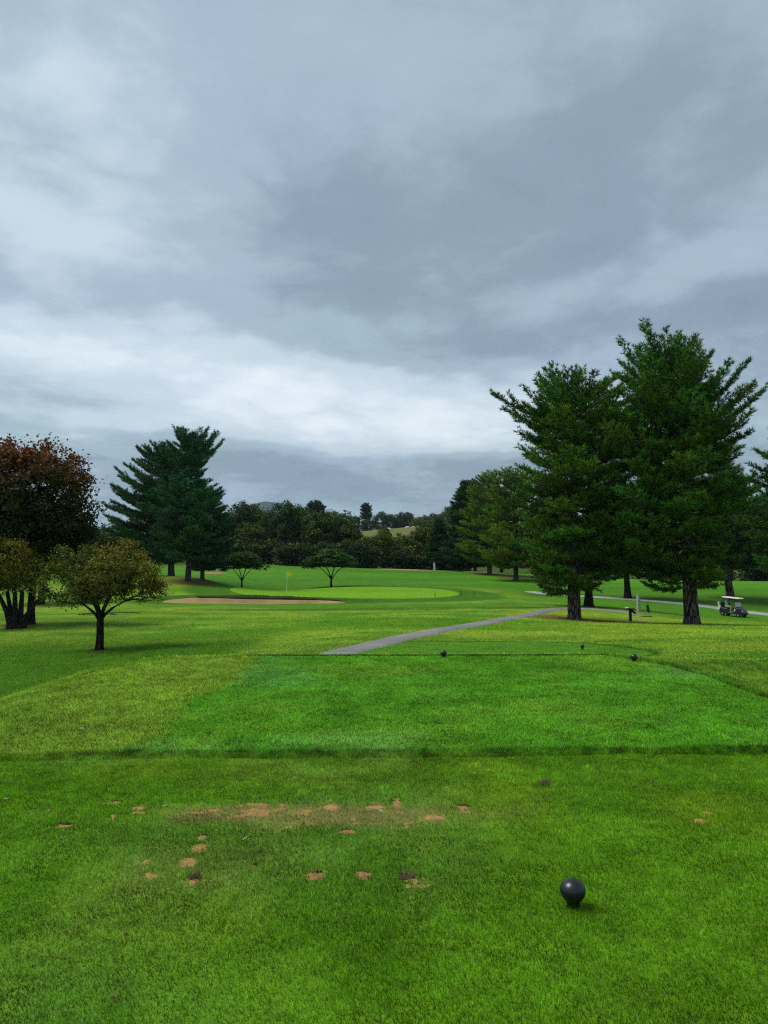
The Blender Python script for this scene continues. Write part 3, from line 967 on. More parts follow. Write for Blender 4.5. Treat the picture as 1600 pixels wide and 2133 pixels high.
def worn_mask(x, y):
    wn = fbm(x, y, 4.5, 3, 31)
    return sstep(1.2, .4, np.hypot((x + .35) / 1.45, (y - 5.35) / .30) + 1.3 * (wn - .5))


def keep_tee1(x, y, r):
    sm = soil_mask(x, y)
    return (y < step_y(x) + .02) & (r.random(len(x)) > sm * .78) & (r.random(len(x)) > .62 * worn_mask(x, y)) & (r.random(len(x)) > .35 * sstep(.55, .75, fbm(x, y, 2.6, 2, 95)))


def keep_tee2(x, y, r): return (y > step_y(x) - .02) & (y < 14.6)


def rough_len(x, y):
    e = np.where(x < TEE_X0, 1.2, .9) * np.where(x > right_edge(y), 1.5, 1.0)
    return e


def keep_line(x, y, r): return np.abs(y - step_y(x) - .015) < .07 * (.6 + .8 * r.random(len(x))) * (.4 + 1.2 * vnoise(x * 1.3, x * 0, 44))


grass_obj('tee_grass', [blades(620000, 2.3, 7.25, .75, .024, .0042, 1, keep_tee1)], 'short mown grass of the first tee around the divots and black ball marker')
line = blades(200000, 6.9, 7.4, 0, .032, .0055, 5, keep_line, lean=.5, colmul=(.75, .78, .8))
def near_right(x, y, r): return (np.abs(x - right_edge(y) - .12) < .16) & (y < 14.6)
def near_front(x, y, r): return (np.abs(y - 14.50) < .045) & (x > TEE_X0 - .3) & (x < right_edge(y) + .3)
edge = blades(600000, 7.2, 14.6, .8, .060, .009, 6, near_right, lean=.4, colmul=(.7, .8, .8))
front = blades(500000, 14.3, 14.75, 0, .028, .010, 7, near_front, lean=.35, colmul=(.42, .50, .5))
grass_obj('tee_grass', [blades(430000, 7.05, 14.6, .9, .030, .0085, 2, keep_tee2, lenfn=rough_len), line, edge, front],
          'mown grass of the second tee with a shaggy dark edge')
def keep_rough(x, y, r): return (y > 14.55) & (r.random(len(x)) > sstep(34, 82, y)) & (bunk_r(x, y) > 1.1) & (np.hypot((x - DARKB[0]) / DARKB[2], (y - DARKB[1]) / DARKB[3]) > np.where(y < 54, 2.6, 1.06))
grass_obj('rough_grass', [blades(420000, 14.5, 84, 1.35, .042, .028, 3, keep_rough, lenfn=lambda x, y: (1 - .55 * tee3_mask(x, y)) * (1 + .6 * sstep(20, 50, y)), bright=(.85, 1.95))],
          'longer yellow-green rough between the tees and the pines')

# ------------------------------------------------------------------ trees
def np_tubes(segs, sides=5):
    """segs: list of (p0, p1, r0, r1) -> one tube mesh"""
    if not segs: return np.zeros((0, 3)), np.zeros((0, 4), int)
    P0 = np.array([s[0] for s in segs], float); P1 = np.array([s[1] for s in segs], float)
    r0 = np.array([s[2] for s in segs]); r1 = np.array([s[3] for s in segs])
    D = P1 - P0; D /= np.maximum(np.linalg.norm(D, axis=1), 1e-9)[:, None]
    ref = np.where(np.abs(D[:, 2:3]) < .9, np.array([[0, 0, 1.0]]), np.array([[1.0, 0, 0]]))
    A = np.cross(D, ref); A /= np.linalg.norm(A, axis=1)[:, None]; B = np.cross(D, A)
    w = np.linspace(0, 2 * np.pi, sides, endpoint=False)
    ring = A[:, None] * np.cos(w)[None, :, None] + B[:, None] * np.sin(w)[None, :, None]
    V = np.concatenate([P0[:, None] + ring * r0[:, None, None], P1[:, None] + ring * r1[:, None, None]], 1)
    n = len(segs); k = np.arange(sides); k2 = (k + 1) % sides
    f = np.stack([k, k2, k2 + sides, k + sides], -1)
    F = (np.arange(n) * 2 * sides)[:, None, None] + f[None]
    return V.reshape(-1, 3), F.reshape(-1, 4)


def trunk_tube(pts, rads, sides=14, flare=1.0, seed=0):
    """ridged trunk with a root flare; returns V, F"""
    r = np.random.default_rng(seed)
    pts = np.array(pts, float); V = []
    ph = r.random(4) * 6.28
    w = np.linspace(0, 2 * np.pi, sides, endpoint=False)
    n = len(pts)
    for i, p in enumerate(pts):
        rid = 1 + .07 * np.cos(5 * w + ph[0] + i * .2) + .05 * np.cos(9 * w + ph[1] - i * .3)
        if i <= 2: rid = rid + flare * (.55, .22, .07)[i] * (.5 + .5 * np.cos(4 * w + ph[2]))
        V.append(np.stack([p[0] + rads[i] * rid * np.cos(w), p[1] + rads[i] * rid * np.sin(w), np.full(sides, p[2])], -1))
    V = np.array(V).reshape(-1, 3)
    F = [(i * sides + k, i * sides + (k + 1) % sides, (i + 1) * sides + (k + 1) % sides, (i + 1) * sides + k) for i in range(n - 1) for k in range(sides)]
    return V, np.array(F)


def join_vf(parts):
    V = []; F = []; b = 0
    for v, f in parts:
        if len(v) == 0: continue
        V.append(v); F.append(np.asarray(f) + b); b += len(v)
    return np.concatenate(V), np.concatenate(F)


def tufts_mesh(P, D, rad, n_need, ln, wd, base_col, rs, up=.25, tipk=1.6):
    """needle tufts: P positions, D directions"""
    n = len(P)
    Q = np.repeat(P, n_need, 0); DD = np.repeat(D, n_need, 0)
    rv = rs.normal(size=Q.shape); rv /= np.linalg.norm(rv, axis=1)[:, None]
    dirv = DD * .75 + rv * .75 + np.array([0, 0, up])
    dirv /= np.linalg.norm(dirv, axis=1)[:, None]
    L = ln * rs.uniform(.6, 1.25, len(Q)); W = wd * rs.uniform(.6, 1.3, len(Q))
    side = np.cross(dirv, rs.normal(size=Q.shape)); side /= np.maximum(np.linalg.norm(side, axis=1), 1e-6)[:, None]
    Q = Q + rv * rad * rs.random((len(Q), 1))
    V = np.empty((len(Q), 3, 3), np.float32)
    V[:, 0] = Q - side * W[:, None] / 2; V[:, 1] = Q + side * W[:, None] / 2; V[:, 2] = Q + dirv * L[:, None]
    tc = base_col * rs.uniform(.65, 1.4, (n, 1))
    c = np.repeat(tc, n_need, 0)
    col = np.repeat(c[:, None], 3, 1); col[:, 2] *= tipk
    return V.reshape(-1, 3), np.arange(len(Q) * 3).reshape(-1, 3), col.reshape(-1, 3)


def make_pine(name, seed, Ht, cb, prof, r0, lean=((0, 0), (1, 0)), col=(.024, .064, .006), whorl=.62, nbr=5.0, need=9, ln=.27, wd=.050,
              open_top=0.0, extra=(), dead=(), gap=.0, depth_k=.9, pitch0=-4, pitch1=44, twig_sp=.27):
    """prof: (height, left, right) reach of the crown"""
    rs = np.random.default_rng(seed)
    root = empty(name, (0, 0, 0))
    hs = np.array([p[0] for p in prof]); Ls = np.array([p[1] for p in prof]); Rs = np.array([p[2] for p in prof])
    lh = np.array([p[0] for p in lean]) * Ht; lx = np.array([p[1] for p in lean])
    ax = lambda h: np.interp(h, lh, lx)
    tz = np.concatenate([[-.25, .12, .45], np.linspace(1.0, Ht * .97, 16)])
    tr = r0 * np.clip(1 - tz / (Ht * 1.02), .03, 1) ** .8
    tw = rs.normal(0, .04, (len(tz), 2)) * np.clip(tz / 3, 0, 1)[:, None]
    tpts = [(ax(h) + tw[i, 0], tw[i, 1], h) for i, h in enumerate(tz)]
    parts = [trunk_tube(tpts, tr, 16, 1.0, seed)]
    segs = []; TP = []; TD = []; TB = []
    brs = []
    h = cb
    while h < Ht * .985:
        nb = max(3, int(round(rs.normal(nbr, .8))))
        a0 = rs.random() * 6.28
        for k in range(nb):
            if rs.random() < gap: continue
            if rs.random() < .12: c_ = .62
            else: c_ = 1.0
            az = a0 + 2 * np.pi * k / nb + rs.normal(0, .22)
            c, s = math.cos(az), math.sin(az)
            hh = h + rs.normal(0, .12)
            l, r = np.interp(hh, hs, Ls), np.interp(hh, hs, Rs)
            hx = r if c > 0 else l
            dp = depth_k * .5 * (l + r)
            Rr = 1 / math.sqrt((c / max(hx, .1)) ** 2 + (s / max(dp, .1)) ** 2) * rs.uniform(.80, 1.12) * c_
            brs.append((hh, az, Rr, None))
        h += whorl * rs.uniform(.75, 1.25) * (1 - .35 * (h - cb) / (Ht - cb))
    for (hh, az, Rr, pit) in extra: brs.append((hh, az, Rr, pit))
    for hh, az, Rr, pit in brs:
        rel = np.clip((hh - cb) / (Ht - cb), 0, 1)
        pitch = R(pit) if pit is not None else R(pitch0 + (pitch1 - pitch0) * rel ** 2.2 + rs.normal(0, 7))
        c, s = math.cos(az), math.sin(az)
        # reach Rr is horizontal; branches start below the height at which they end
        rise = math.tan(pitch) * Rr
        z0 = hh - .75 * max(rise, 0) if pit is None else hh
        z0 = max(z0, cb * .9)
        base = np.array([ax(z0), 0, z0])
        nseg = 6
        pts = []
        bend = rs.normal(0, .12)
        bk = np.array((rs.uniform(.8, 1.5), 1.0, rs.uniform(.7, 1.3))) * rs.uniform(.55, 1.5) * 1.8
        for i in range(nseg + 1):
            t = i / nseg
            rr = Rr * t
            zz = z0 + rise * t + .16 * Rr * t ** 2.2 - .10 * Rr * math.sin(t * 3.1) * (1 - rel)
            aa = az + bend * t
            pts.append(base + np.array([math.cos(aa) * rr, math.sin(aa) * rr, zz - z0]))
        br = .016 + .0125 * Rr
        for i in range(nseg):
            segs.append((pts[i], pts[i + 1], br * (1 - i / nseg) + .008, br * (1 - (i + 1) / nseg) + .008))
        pts = np.array(pts)
        t = max(.22, .35 / max(Rr, .4))
        while t < 1.0:
            p = np.array([np.interp(t * nseg, range(nseg + 1), pts[:, k]) for k in range(3)])
            i = min(int(t * nseg), nseg - 1)
            d = pts[i + 1] - pts[i]; d /= np.linalg.norm(d)
            for sd in (-1, 1):
                ang = sd * rs.uniform(.65, 1.15)
                ca, sa = math.cos(ang), math.sin(ang)
                td = np.array([d[0] * ca - d[1] * sa, d[0] * sa + d[1] * ca, d[2] * .6 + rs.uniform(.0, .32)])
                td /= np.linalg.norm(td)
                tl = min(1.7, .52 * Rr * (1.08 - t) + .30) * rs.uniform(.65, 1.2)
                q = p + td * tl
                if tl > .5: segs.append((p, q, .010, .005))
                m = max(2, int(tl / .14))
                for j in range(1, m + 1):
                    TP.append(p + td * tl * j / m + rs.normal(0, .035, 3)); TD.append(td)
            # tufts on the branch itself
            TP.append(p + rs.normal(0, .03, 3)); TD.append(d)
            t += twig_sp / max(Rr, .4) * rs.uniform(.8, 1.2)
        for j in range(3): TP.append(pts[-1] - d * .1 * j); TD.append(d + np.array([0, 0, .3]))
        TB += [bk] * (len(TP) - len(TB))
    for (x0, z0, x1, z1) in dead:
        pd = [np.array([x0, -.4, z0]), np.array([(x0 + x1) / 2, -1.0, (z0 + z1) / 2 + .12]), np.array([x1, -1.6, z1])]
        mb = MB(); mb.tube(pd, [.06, .045, .02], 6)
        mb.build('dead_limb', M_DEAD, root)
    parts.append(np_tubes(segs, 5))
    V, F = join_vf(parts)
    link('trunk', mesh_np('trunk', V, F, None, True), M_BARK, root)
    TP = np.array(TP); TD = np.array(TD)
    TD /= np.linalg.norm(TD, axis=1)[:, None]
    V, F, cc = tufts_mesh(TP, TD, .05, need, ln, wd, np.array(col)[None] * np.array(TB), rs)
    link('crown', mesh_np('crown', V, F, cc), M_NEEDLE, root)
    return root


def place(o, px, d, rz=0.0, s=1.0, sz=None, label=None, cat=None, group=None, sink=.06):
    p = spot(px, d)
    o.location = (p.x, p.y, p.z - sink)
    o.rotation_euler = (0, 0, rz)
    o.scale = (s, s, sz if sz else s)
    tag(o, label, cat, group)
    return o


def leaf_mesh(P, Nn, size, cols, rs, asp=.6):
    """rhombus leaves at P with normals Nn"""
    n = len(P)
    t = np.cross(Nn, rs.normal(size=P.shape)); t /= np.maximum(np.linalg.norm(t, axis=1), 1e-6)[:, None]
    b = np.cross(Nn, t)
    s = size * rs.uniform(.65, 1.3, (n, 1))
    V = np.empty((n, 4, 3), np.float32)
    V[:, 0] = P - t * s * .5; V[:, 1] = P + b * s * asp * .5 - t * s * .05; V[:, 2] = P + t * s * .5 - Nn * s * .12; V[:, 3] = P - b * s * asp * .5 - t * s * .05
    return V.reshape(-1, 3), np.arange(n * 4).reshape(-1, 4), np.repeat(cols, 4, 0)


def make_broad(name, seed, trunk, ells, n_attr, per, leaf, clump, colfn, fork=None, bark=None, leafmat=None, shell=.55, stems=None, asp=.6,
               upbias=.5, flat=.7, minsp=.0, wood_k=.011):
    """trunk: list of (x,y,z,r); ells: crown ellipsoids (cx,cy,cz,rx,ry,rz); branches are grown to points in the crown"""
    rs = np.random.default_rng(seed)
    root = empty(name, (0, 0, 0))
    bark = bark or M_BARKD
    vol = np.array([e[3] * e[4] * e[5] for e in ells]); vol = vol / vol.sum()
    ids = rs.choice(len(ells), n_attr * 3, p=vol)
    E = np.array(ells)[ids]
    dv = rs.normal(size=(len(ids), 3)); dv /= np.linalg.norm(dv, axis=1)[:, None]
    rad = rs.random(len(ids)) ** (1 / 3)
    rad = rad * (1 - shell) + shell * (1 - .35 * rs.random(len(ids)))
    A = E[:, :3] + dv * rad[:, None] * E[:, 3:]
    keep = []
    for i in range(len(A)):
        if len(keep) >= n_attr: break
        if minsp > 0 and keep and np.min(np.linalg.norm(A[keep] - A[i], axis=1)) < minsp: continue
        keep.append(i)
    A = A[keep]
    stems = stems or [trunk]
    nodes = []; par = []; plen = []
    parts = []
    for st in stems:
        pts = [(p[0], p[1], p[2]) for p in st]; rr = [p[3] for p in st]
        parts.append(trunk_tube(pts, rr, 12, .8, seed))
        top = np.array(pts[-1])
        nodes.append(top); par.append(-1); plen.append(0.0)
        if len(pts) > 3:
            nodes.append(np.array(pts[-2])); par.append(-1); plen.append(0.0)
    nroot = len(nodes)
    base = np.mean([n for n in nodes[:nroot]], 0)
    order = np.argsort(np.linalg.norm(A - base, axis=1))
    tip_of = {}
    for i in order:
        a = A[i]
        N = np.array(nodes)
        dd = np.linalg.norm(N - a, axis=1)
        # prefer parents from which the branch continues outwards and upwards
        cost = dd + .35 * np.array(plen) + .8 * np.maximum(0, N[:, 2] - a[2] + .15)
        j = int(np.argmin(cost))
        p = N[j]; L = dd[j]
        q = p + (a - p) * .5 + rs.normal(0, .06 * L, 3) + np.array([0, 0, .05 * L])
        nodes.append(q); par.append(j); plen.append(plen[j] + L * .5)
        nodes.append(a); par.append(len(nodes) - 2); plen.append(plen[j] + L)
        tip_of[len(nodes) - 1] = i
    cnt = np.ones(len(nodes))
    for k in range(len(nodes) - 1, nroot - 1, -1):
        cnt[par[k]] += cnt[k] * .5 if k not in tip_of else cnt[k]
    rr = wood_k * cnt ** .5
    maxr = max(p[3] for st in stems for p in st[-1:]) * .75
    segs = [(nodes[par[k]], nodes[k], min(rr[par[k]], maxr, rr[k] * 1.5), min(rr[k], maxr)) for k in range(nroot, len(nodes))]
    parts.append(np_tubes(segs, 5))
    V, F = join_vf(parts)
    link('trunk', mesh_np('trunk', V, F, None, True), bark, root)
    n = len(A)
    cen = np.array([np.average(np.array(ells)[:, k], weights=vol) for k in range(3)])
    k = rs.poisson(per, n).clip(3)
    Pq = np.repeat(A, k, 0); ids = np.repeat(np.arange(n), k)
    g = rs.normal(size=Pq.shape); g[:, 2] *= flat
    cs = clump * rs.uniform(.6, 1.35, n)
    Pl = Pq + g * cs[ids][:, None] * .62
    outd = Pl - cen; outd /= np.maximum(np.linalg.norm(outd, axis=1), 1e-6)[:, None]
    Nn = outd * .35 + rs.normal(size=Pq.shape) * .7 + np.array([0, 0, upbias]); Nn /= np.linalg.norm(Nn, axis=1)[:, None]
    cl = colfn(Pl, rs) * rs.uniform(.72, 1.3, n)[ids][:, None] * rs.uniform(.7, 1.3, (len(Pl), 1))
    V, F, cc = leaf_mesh(Pl, Nn, leaf, cl, rs, asp)
    link('crown', mesh_np('crown', V, F, cc), leafmat or M_LEAF, root)
    return root


# --- the two tall pines on the right
k = 50 / FPX
def prof_px(base_px, base_py, d, rows):
    q = d / FPX
    out = [((base_py - py) * q, max((base_px - a) * q, .2), max((b - base_px) * q, .2)) for py, a, b in rows]
    return sorted(out)


profA = prof_px(1198, 1288, 50, [(775, 1150, 1205), (800, 1128, 1300), (835, 1112, 1322), (870, 1100, 1335), (930, 1092, 1335), (1000, 1085, 1335), (1060, 1098, 1330), (1110, 1092, 1330), (1165, 1105, 1300), (1195, 1120, 1270)])
pineA = make_pine('pine_tree', 21, 516 * 50 / FPX, 2.2, profA, .44, lean=((0, 0), (.35, .05), (.7, .2), (1, -.3)), whorl=.60, nbr=5.8, pitch0=-9,
                  extra=[(12.6, math.pi * 1.02, 5.1, 17), (12.2, math.pi * .97, 4.4, 13), (12.9, math.pi * .99, 3.0, 30), (13.9, math.pi * .9, 1.7, 45), (13.5, .25, 3.4, 20), (14.0, .1, 2.4, 28), (11.0, .1, 4.2, 15)] + [(4.6 + .62 * q, .40 * math.sin(q * 2.4), 5.0 + .6 * math.sin(q * 1.7), 8) for q in range(15)],
                  dead=[(.3, 8.1, 2.9, 7.9), (.3, 6.6, 3.0, 6.5)], gap=.08)
place(pineA, 1195, 50, label='tall irregular pine whose top limb reaches out to the left over the valley', cat='tree', group='tall pines on the right')
profB = prof_px(1438, 1298, 48, [(692, 1400, 1450), (715, 1352, 1478), (750, 1325, 1515), (790, 1312, 1540), (830, 1315, 1588), (860, 1300, 1592), (900, 1297, 1568), (950, 1290, 1560), (1000, 1300, 1558), (1060, 1285, 1555), (1110, 1272, 1510), (1150, 1266, 1500), (1195, 1300, 1475)])
pineB = make_pine('pine_tree', 22, 606 * 48 / FPX, 2.6, profB, .46, lean=((0, 0), (.4, -.15), (1, -.8)), whorl=.58, nbr=5.8, pitch0=-9, pitch1=58,
                  extra=[(3.6, math.pi * 1.0, 2.4, -12), (4.2, math.pi * 1.08, 4.6, 2), (12.3, .05, 4.6, 38), (11.6, -.1, 4.5, 30)] + [(4.4 + .62 * q, math.pi + .40 * math.sin(q * 2.1), 4.9 + .5 * math.cos(q * 1.3), 6) for q in range(13)], gap=.05)
place(pineB, 1438, 48, label='tallest pine, broad dense crown, to the left of the golf cart', cat='tree', group='tall pines on the right')

# --- row of pines receding to the left of them
profR = [(2.5, 4.6, 4.6), (4.5, 6.4, 6.2), (7, 6.4, 6.3), (10, 5.6, 5.6), (13, 4.4, 4.4), (16, 3.2, 3.0), (18, 1.4, 1.4)]
pineR = make_pine('pine_tree', 23, 18.2, 2.6, profR, .42, col=(.046, .092, .008), whorl=.62, nbr=5.2, need=8, ln=.36, wd=.075, twig_sp=.40, gap=.12)
place(pineR, 1075, 122, rz=.4, s=.98, label='yellow-green pine with a pale trunk beside the tall irregular pine', cat='tree', group='pines receding beyond the green')
pineR2 = copy_tree(pineR)
place(pineR2, 1020, 136, rz=2.3, s=1.0, label='middle pine of the receding row, open feathery top', cat='tree', group='pines receding beyond the green')
profS = [(1.5, 4.4, 4.4), (3.5, 5.4, 5.4), (7, 4.8, 4.8), (11, 3.7, 3.7), (14, 2.4, 2.4), (17, .8, .8)]
spruce = make_pine('pine_tree', 24, 17, 1.6, profS, .36, col=(.014, .040, .010), whorl=.50, nbr=6, need=8, ln=.36, wd=.08, pitch0=-14, pitch1=34, twig_sp=.38)
place(spruce, 976, 150, rz=.9, s=1.05, label='dark blue-green conifer at the far end of the receding row', cat='tree', group='pines receding beyond the green')
sp2 = copy_tree(spruce)
place(sp2, 915, 158, rz=2.9, s=.62, label='small pointed light green conifer behind the white post', cat='tree', group='conifers along the far treeline')

# --- left pair of pines
profL = prof_px(392, 1210, 95, [(895, 365, 415), (930, 350, 455), (955, 345, 448), (975, 372, 415), (1000, 352, 430), (1020, 335, 462), (1060, 322, 470), (1110, 318, 470), (1150, 325, 468), (1180, 345, 440)])
pineL = make_pine('pine_tree', 25, 317 * 95 / FPX, 3.2, profL, .36, col=(.015, .052, .015), whorl=.50, nbr=5.5, need=8, ln=.32, wd=.065, twig_sp=.36,
                  extra=[(13.2, .05, 3.9, 45), (13.8, math.pi, 2.6, 45), (15.5, .6, 2.4, 52), (15.8, 2.5, 2.4, 52)], gap=.10, pitch1=52)
place(pineL, 392, 95, label='pine with an open spreading top, front one of the left pair', cat='tree', group='pair of pines on the left')
profL2 = prof_px(357, 1198, 108, [(918, 335, 362), (950, 290, 380), (990, 262, 390), (1030, 240, 400), (1060, 228, 400), (1100, 225, 400), (1150, 260, 395), (1175, 300, 390)])
pineL2 = make_pine('pine_tree', 26, 280 * 108 / FPX, 2.4, profL2, .46, lean=((0, 0), (1, -1.2)), col=(.018, .056, .015), whorl=.52, nbr=5.8, need=8, ln=.36, wd=.075, twig_sp=.38, gap=.05, pitch1=36)
place(pineL2, 357, 108, label='broad dark pine with layered boughs behind the open-topped pine', cat='tree', group='pair of pines on the left')
p3 = copy_tree(pineL2)
place(p3, 421, 101, rz=2.2, s=.62, label='low dark pine with a thick trunk tucked beside the front left pine', cat='tree')

# --- pine at the right edge behind the cart
profE = [(3.5, 3.5, 3.5), (6, 5, 5), (9, 5, 5), (12, 3.8, 4.2), (14.5, 2.0, 2.6), (16, .6, .6)]
pineE = make_pine('pine_tree', 27, 16.2, 4.2, profE, .44, lean=((0, 0), (.25, -.55), (1, -.4)), col=(.018, .050, .008), whorl=.56, nbr=5.5, need=8, ln=.32, wd=.062, twig_sp=.36)
place(pineE, 1522, 90, label='dark pine with a leaning trunk right behind the golf cart', cat='tree')
pE2 = copy_tree(pineE)
place(pE2, 1688, 56, rz=1.9, s=.98, label='pine at the right edge, only a bough and the outer crown in view', cat='tree')

# --- broadleaf trees
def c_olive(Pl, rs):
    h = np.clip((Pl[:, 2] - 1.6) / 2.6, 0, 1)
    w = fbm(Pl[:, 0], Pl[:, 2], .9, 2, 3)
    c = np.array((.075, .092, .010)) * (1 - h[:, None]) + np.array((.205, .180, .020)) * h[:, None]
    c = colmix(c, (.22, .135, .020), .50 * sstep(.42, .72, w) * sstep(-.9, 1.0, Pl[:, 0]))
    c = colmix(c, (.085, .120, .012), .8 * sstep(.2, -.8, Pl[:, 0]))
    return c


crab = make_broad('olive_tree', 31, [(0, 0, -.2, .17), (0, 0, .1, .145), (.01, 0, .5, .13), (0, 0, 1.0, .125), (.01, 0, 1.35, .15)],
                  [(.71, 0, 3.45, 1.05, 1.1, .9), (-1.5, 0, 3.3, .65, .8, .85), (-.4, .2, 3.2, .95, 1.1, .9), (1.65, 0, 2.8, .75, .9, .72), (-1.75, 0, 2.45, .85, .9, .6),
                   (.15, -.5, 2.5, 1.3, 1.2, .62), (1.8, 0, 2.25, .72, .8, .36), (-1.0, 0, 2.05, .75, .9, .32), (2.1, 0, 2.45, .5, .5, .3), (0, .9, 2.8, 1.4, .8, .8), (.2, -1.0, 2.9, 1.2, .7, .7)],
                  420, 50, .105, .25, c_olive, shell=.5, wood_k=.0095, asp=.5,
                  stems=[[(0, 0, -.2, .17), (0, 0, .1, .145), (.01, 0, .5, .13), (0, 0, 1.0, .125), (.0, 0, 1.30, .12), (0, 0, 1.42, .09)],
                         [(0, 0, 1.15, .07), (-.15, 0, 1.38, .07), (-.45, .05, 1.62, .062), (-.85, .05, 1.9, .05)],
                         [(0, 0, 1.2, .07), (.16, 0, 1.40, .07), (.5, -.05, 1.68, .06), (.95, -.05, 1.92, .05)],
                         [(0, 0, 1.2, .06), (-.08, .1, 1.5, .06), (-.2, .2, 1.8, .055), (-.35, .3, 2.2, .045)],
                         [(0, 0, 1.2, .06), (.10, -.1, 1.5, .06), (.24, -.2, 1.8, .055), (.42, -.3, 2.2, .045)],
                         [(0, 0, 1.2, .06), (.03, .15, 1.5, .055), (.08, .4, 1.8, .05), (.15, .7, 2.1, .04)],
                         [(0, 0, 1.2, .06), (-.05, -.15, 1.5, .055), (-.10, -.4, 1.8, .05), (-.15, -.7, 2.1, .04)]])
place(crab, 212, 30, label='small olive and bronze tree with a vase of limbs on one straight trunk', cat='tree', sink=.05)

crab2 = make_broad('multi_stem_tree', 32, None,
                   [(-.4, 0, 3.5, 1.5, 1.6, 1.5), (-1.6, 0, 3.2, 1.5, 1.5, 1.3), (.7, 0, 3.1, .9, 1.1, 1.0), (-.4, 0, 2.6, 2.1, 1.6, .6)],
                   300, 52, .12, .34, c_olive, shell=.45, wood_k=.009, asp=.5,
                   stems=[[(-.12, 0, -.2, .34), (-.15, 0, .3, .26), (-.45, 0, .9, .15), (-.95, 0, 1.9, .09)],
                          [(-.1, .1, -.2, .3), (-.1, .1, .3, .22), (-.3, .1, .9, .13), (-.55, .1, 2.0, .09)],
                          [(.05, -.1, -.2, .3), (.05, -.1, .3, .22), (.02, -.1, .9, .14), (-.05, -.1, 2.0, .1)],
                          [(.15, .1, -.2, .3), (.15, .1, .3, .22), (.22, .1, .9, .14), (.25, .1, 2.0, .1)],
                          [(.25, 0, -.2, .34), (.3, 0, .3, .26), (.6, 0, .8, .14), (1.15, 0, 1.6, .09)]])
place(crab2, 36, 41.0, label='olive brown tree with several stems from one base at the left edge', cat='tree')


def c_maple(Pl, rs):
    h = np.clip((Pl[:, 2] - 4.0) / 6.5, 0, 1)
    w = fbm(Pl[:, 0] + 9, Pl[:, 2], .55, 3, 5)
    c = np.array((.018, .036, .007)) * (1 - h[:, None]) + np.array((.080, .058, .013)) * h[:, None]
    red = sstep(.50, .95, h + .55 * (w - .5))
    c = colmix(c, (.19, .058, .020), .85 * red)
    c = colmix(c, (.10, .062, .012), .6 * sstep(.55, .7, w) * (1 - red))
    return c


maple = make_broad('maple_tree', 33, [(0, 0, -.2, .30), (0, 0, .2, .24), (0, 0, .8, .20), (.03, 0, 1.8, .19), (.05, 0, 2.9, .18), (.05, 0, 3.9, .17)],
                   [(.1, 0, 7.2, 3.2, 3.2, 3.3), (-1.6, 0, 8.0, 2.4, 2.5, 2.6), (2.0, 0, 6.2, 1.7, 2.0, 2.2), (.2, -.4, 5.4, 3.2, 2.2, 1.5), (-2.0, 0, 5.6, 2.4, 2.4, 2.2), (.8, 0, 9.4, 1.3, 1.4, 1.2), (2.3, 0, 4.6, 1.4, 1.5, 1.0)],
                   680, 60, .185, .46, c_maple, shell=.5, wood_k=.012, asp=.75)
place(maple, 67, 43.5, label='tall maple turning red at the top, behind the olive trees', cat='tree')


def c_dark(Pl, rs):
    w = fbm(Pl[:, 0] + 3, Pl[:, 2], .5, 3, 15)
    return colmix(np.ones((len(Pl), 3)) * np.array((.016, .040, .009)), (.040, .050, .010), .7 * sstep(.45, .75, w))


behind = make_broad('broadleaf_tree', 34, [(0, 0, -.2, .42), (0, 0, .2, .34), (0, 0, 1.0, .28), (0, 0, 2.4, .25)],
                    [(0, 0, 5.6, 3.6, 3.2, 2.6), (2.4, 0, 5.0, 2.4, 2.4, 2.0), (-2.4, 0, 5.4, 2.6, 2.4, 2.2), (0, 0, 4.0, 4.2, 3, 1.2)],
                    330, 40, .26, .6, c_dark, shell=.5, asp=.7, wood_k=.014)
place(behind, 88, 75, label='dark rounded tree glimpsed behind the red maple', cat='tree')
# shade tree between the tall pines, its leaves hang low
shade = make_broad('maple_tree', 35, [(0, 0, -.2, .42), (0, 0, .2, .34), (0, 0, .9, .27), (.05, 0, 1.8, .25), (.05, 0, 2.6, .24)],
                   [(-.6, 0, 5.2, 4.2, 3.2, 3.0), (-3.0, -.4, 4.2, 2.2, 2.2, 2.6), (2.6, 0, 4.6, 2.4, 2.6, 2.3), (-2.6, -.6, 2.8, 2.0, 1.6, 1.0), (1.4, 0, 3.2, 2.6, 2.0, .9), (-2.8, -.4, 7.0, 1.6, 1.6, 2.0)],
                   480, 40, .24, .55, lambda P, rs: colmix(np.ones((len(P), 3)) * np.array((.018, .052, .008)), (.046, .075, .010), .9 * sstep(-2.2, -3.6, P[:, 0])), shell=.5, asp=.8, wood_k=.013)
place(shade, 1226, 66, s=1.12, sz=1.3, label='low-hanging dark green maple behind the trunk of the irregular pine', cat='tree')
sh2 = copy_tree(shade)
place(sh2, 1306, 88, rz=2.6, s=1.15, sz=1.6, label='dark green maple standing by the pale path between the tall pines', cat='tree')


# umbrella-shaped pair behind the green
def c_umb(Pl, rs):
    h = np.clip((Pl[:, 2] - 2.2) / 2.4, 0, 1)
    return np.array((.030, .075, .014)) * (1 - h[:, None]) + np.array((.070, .140, .024)) * h[:, None]


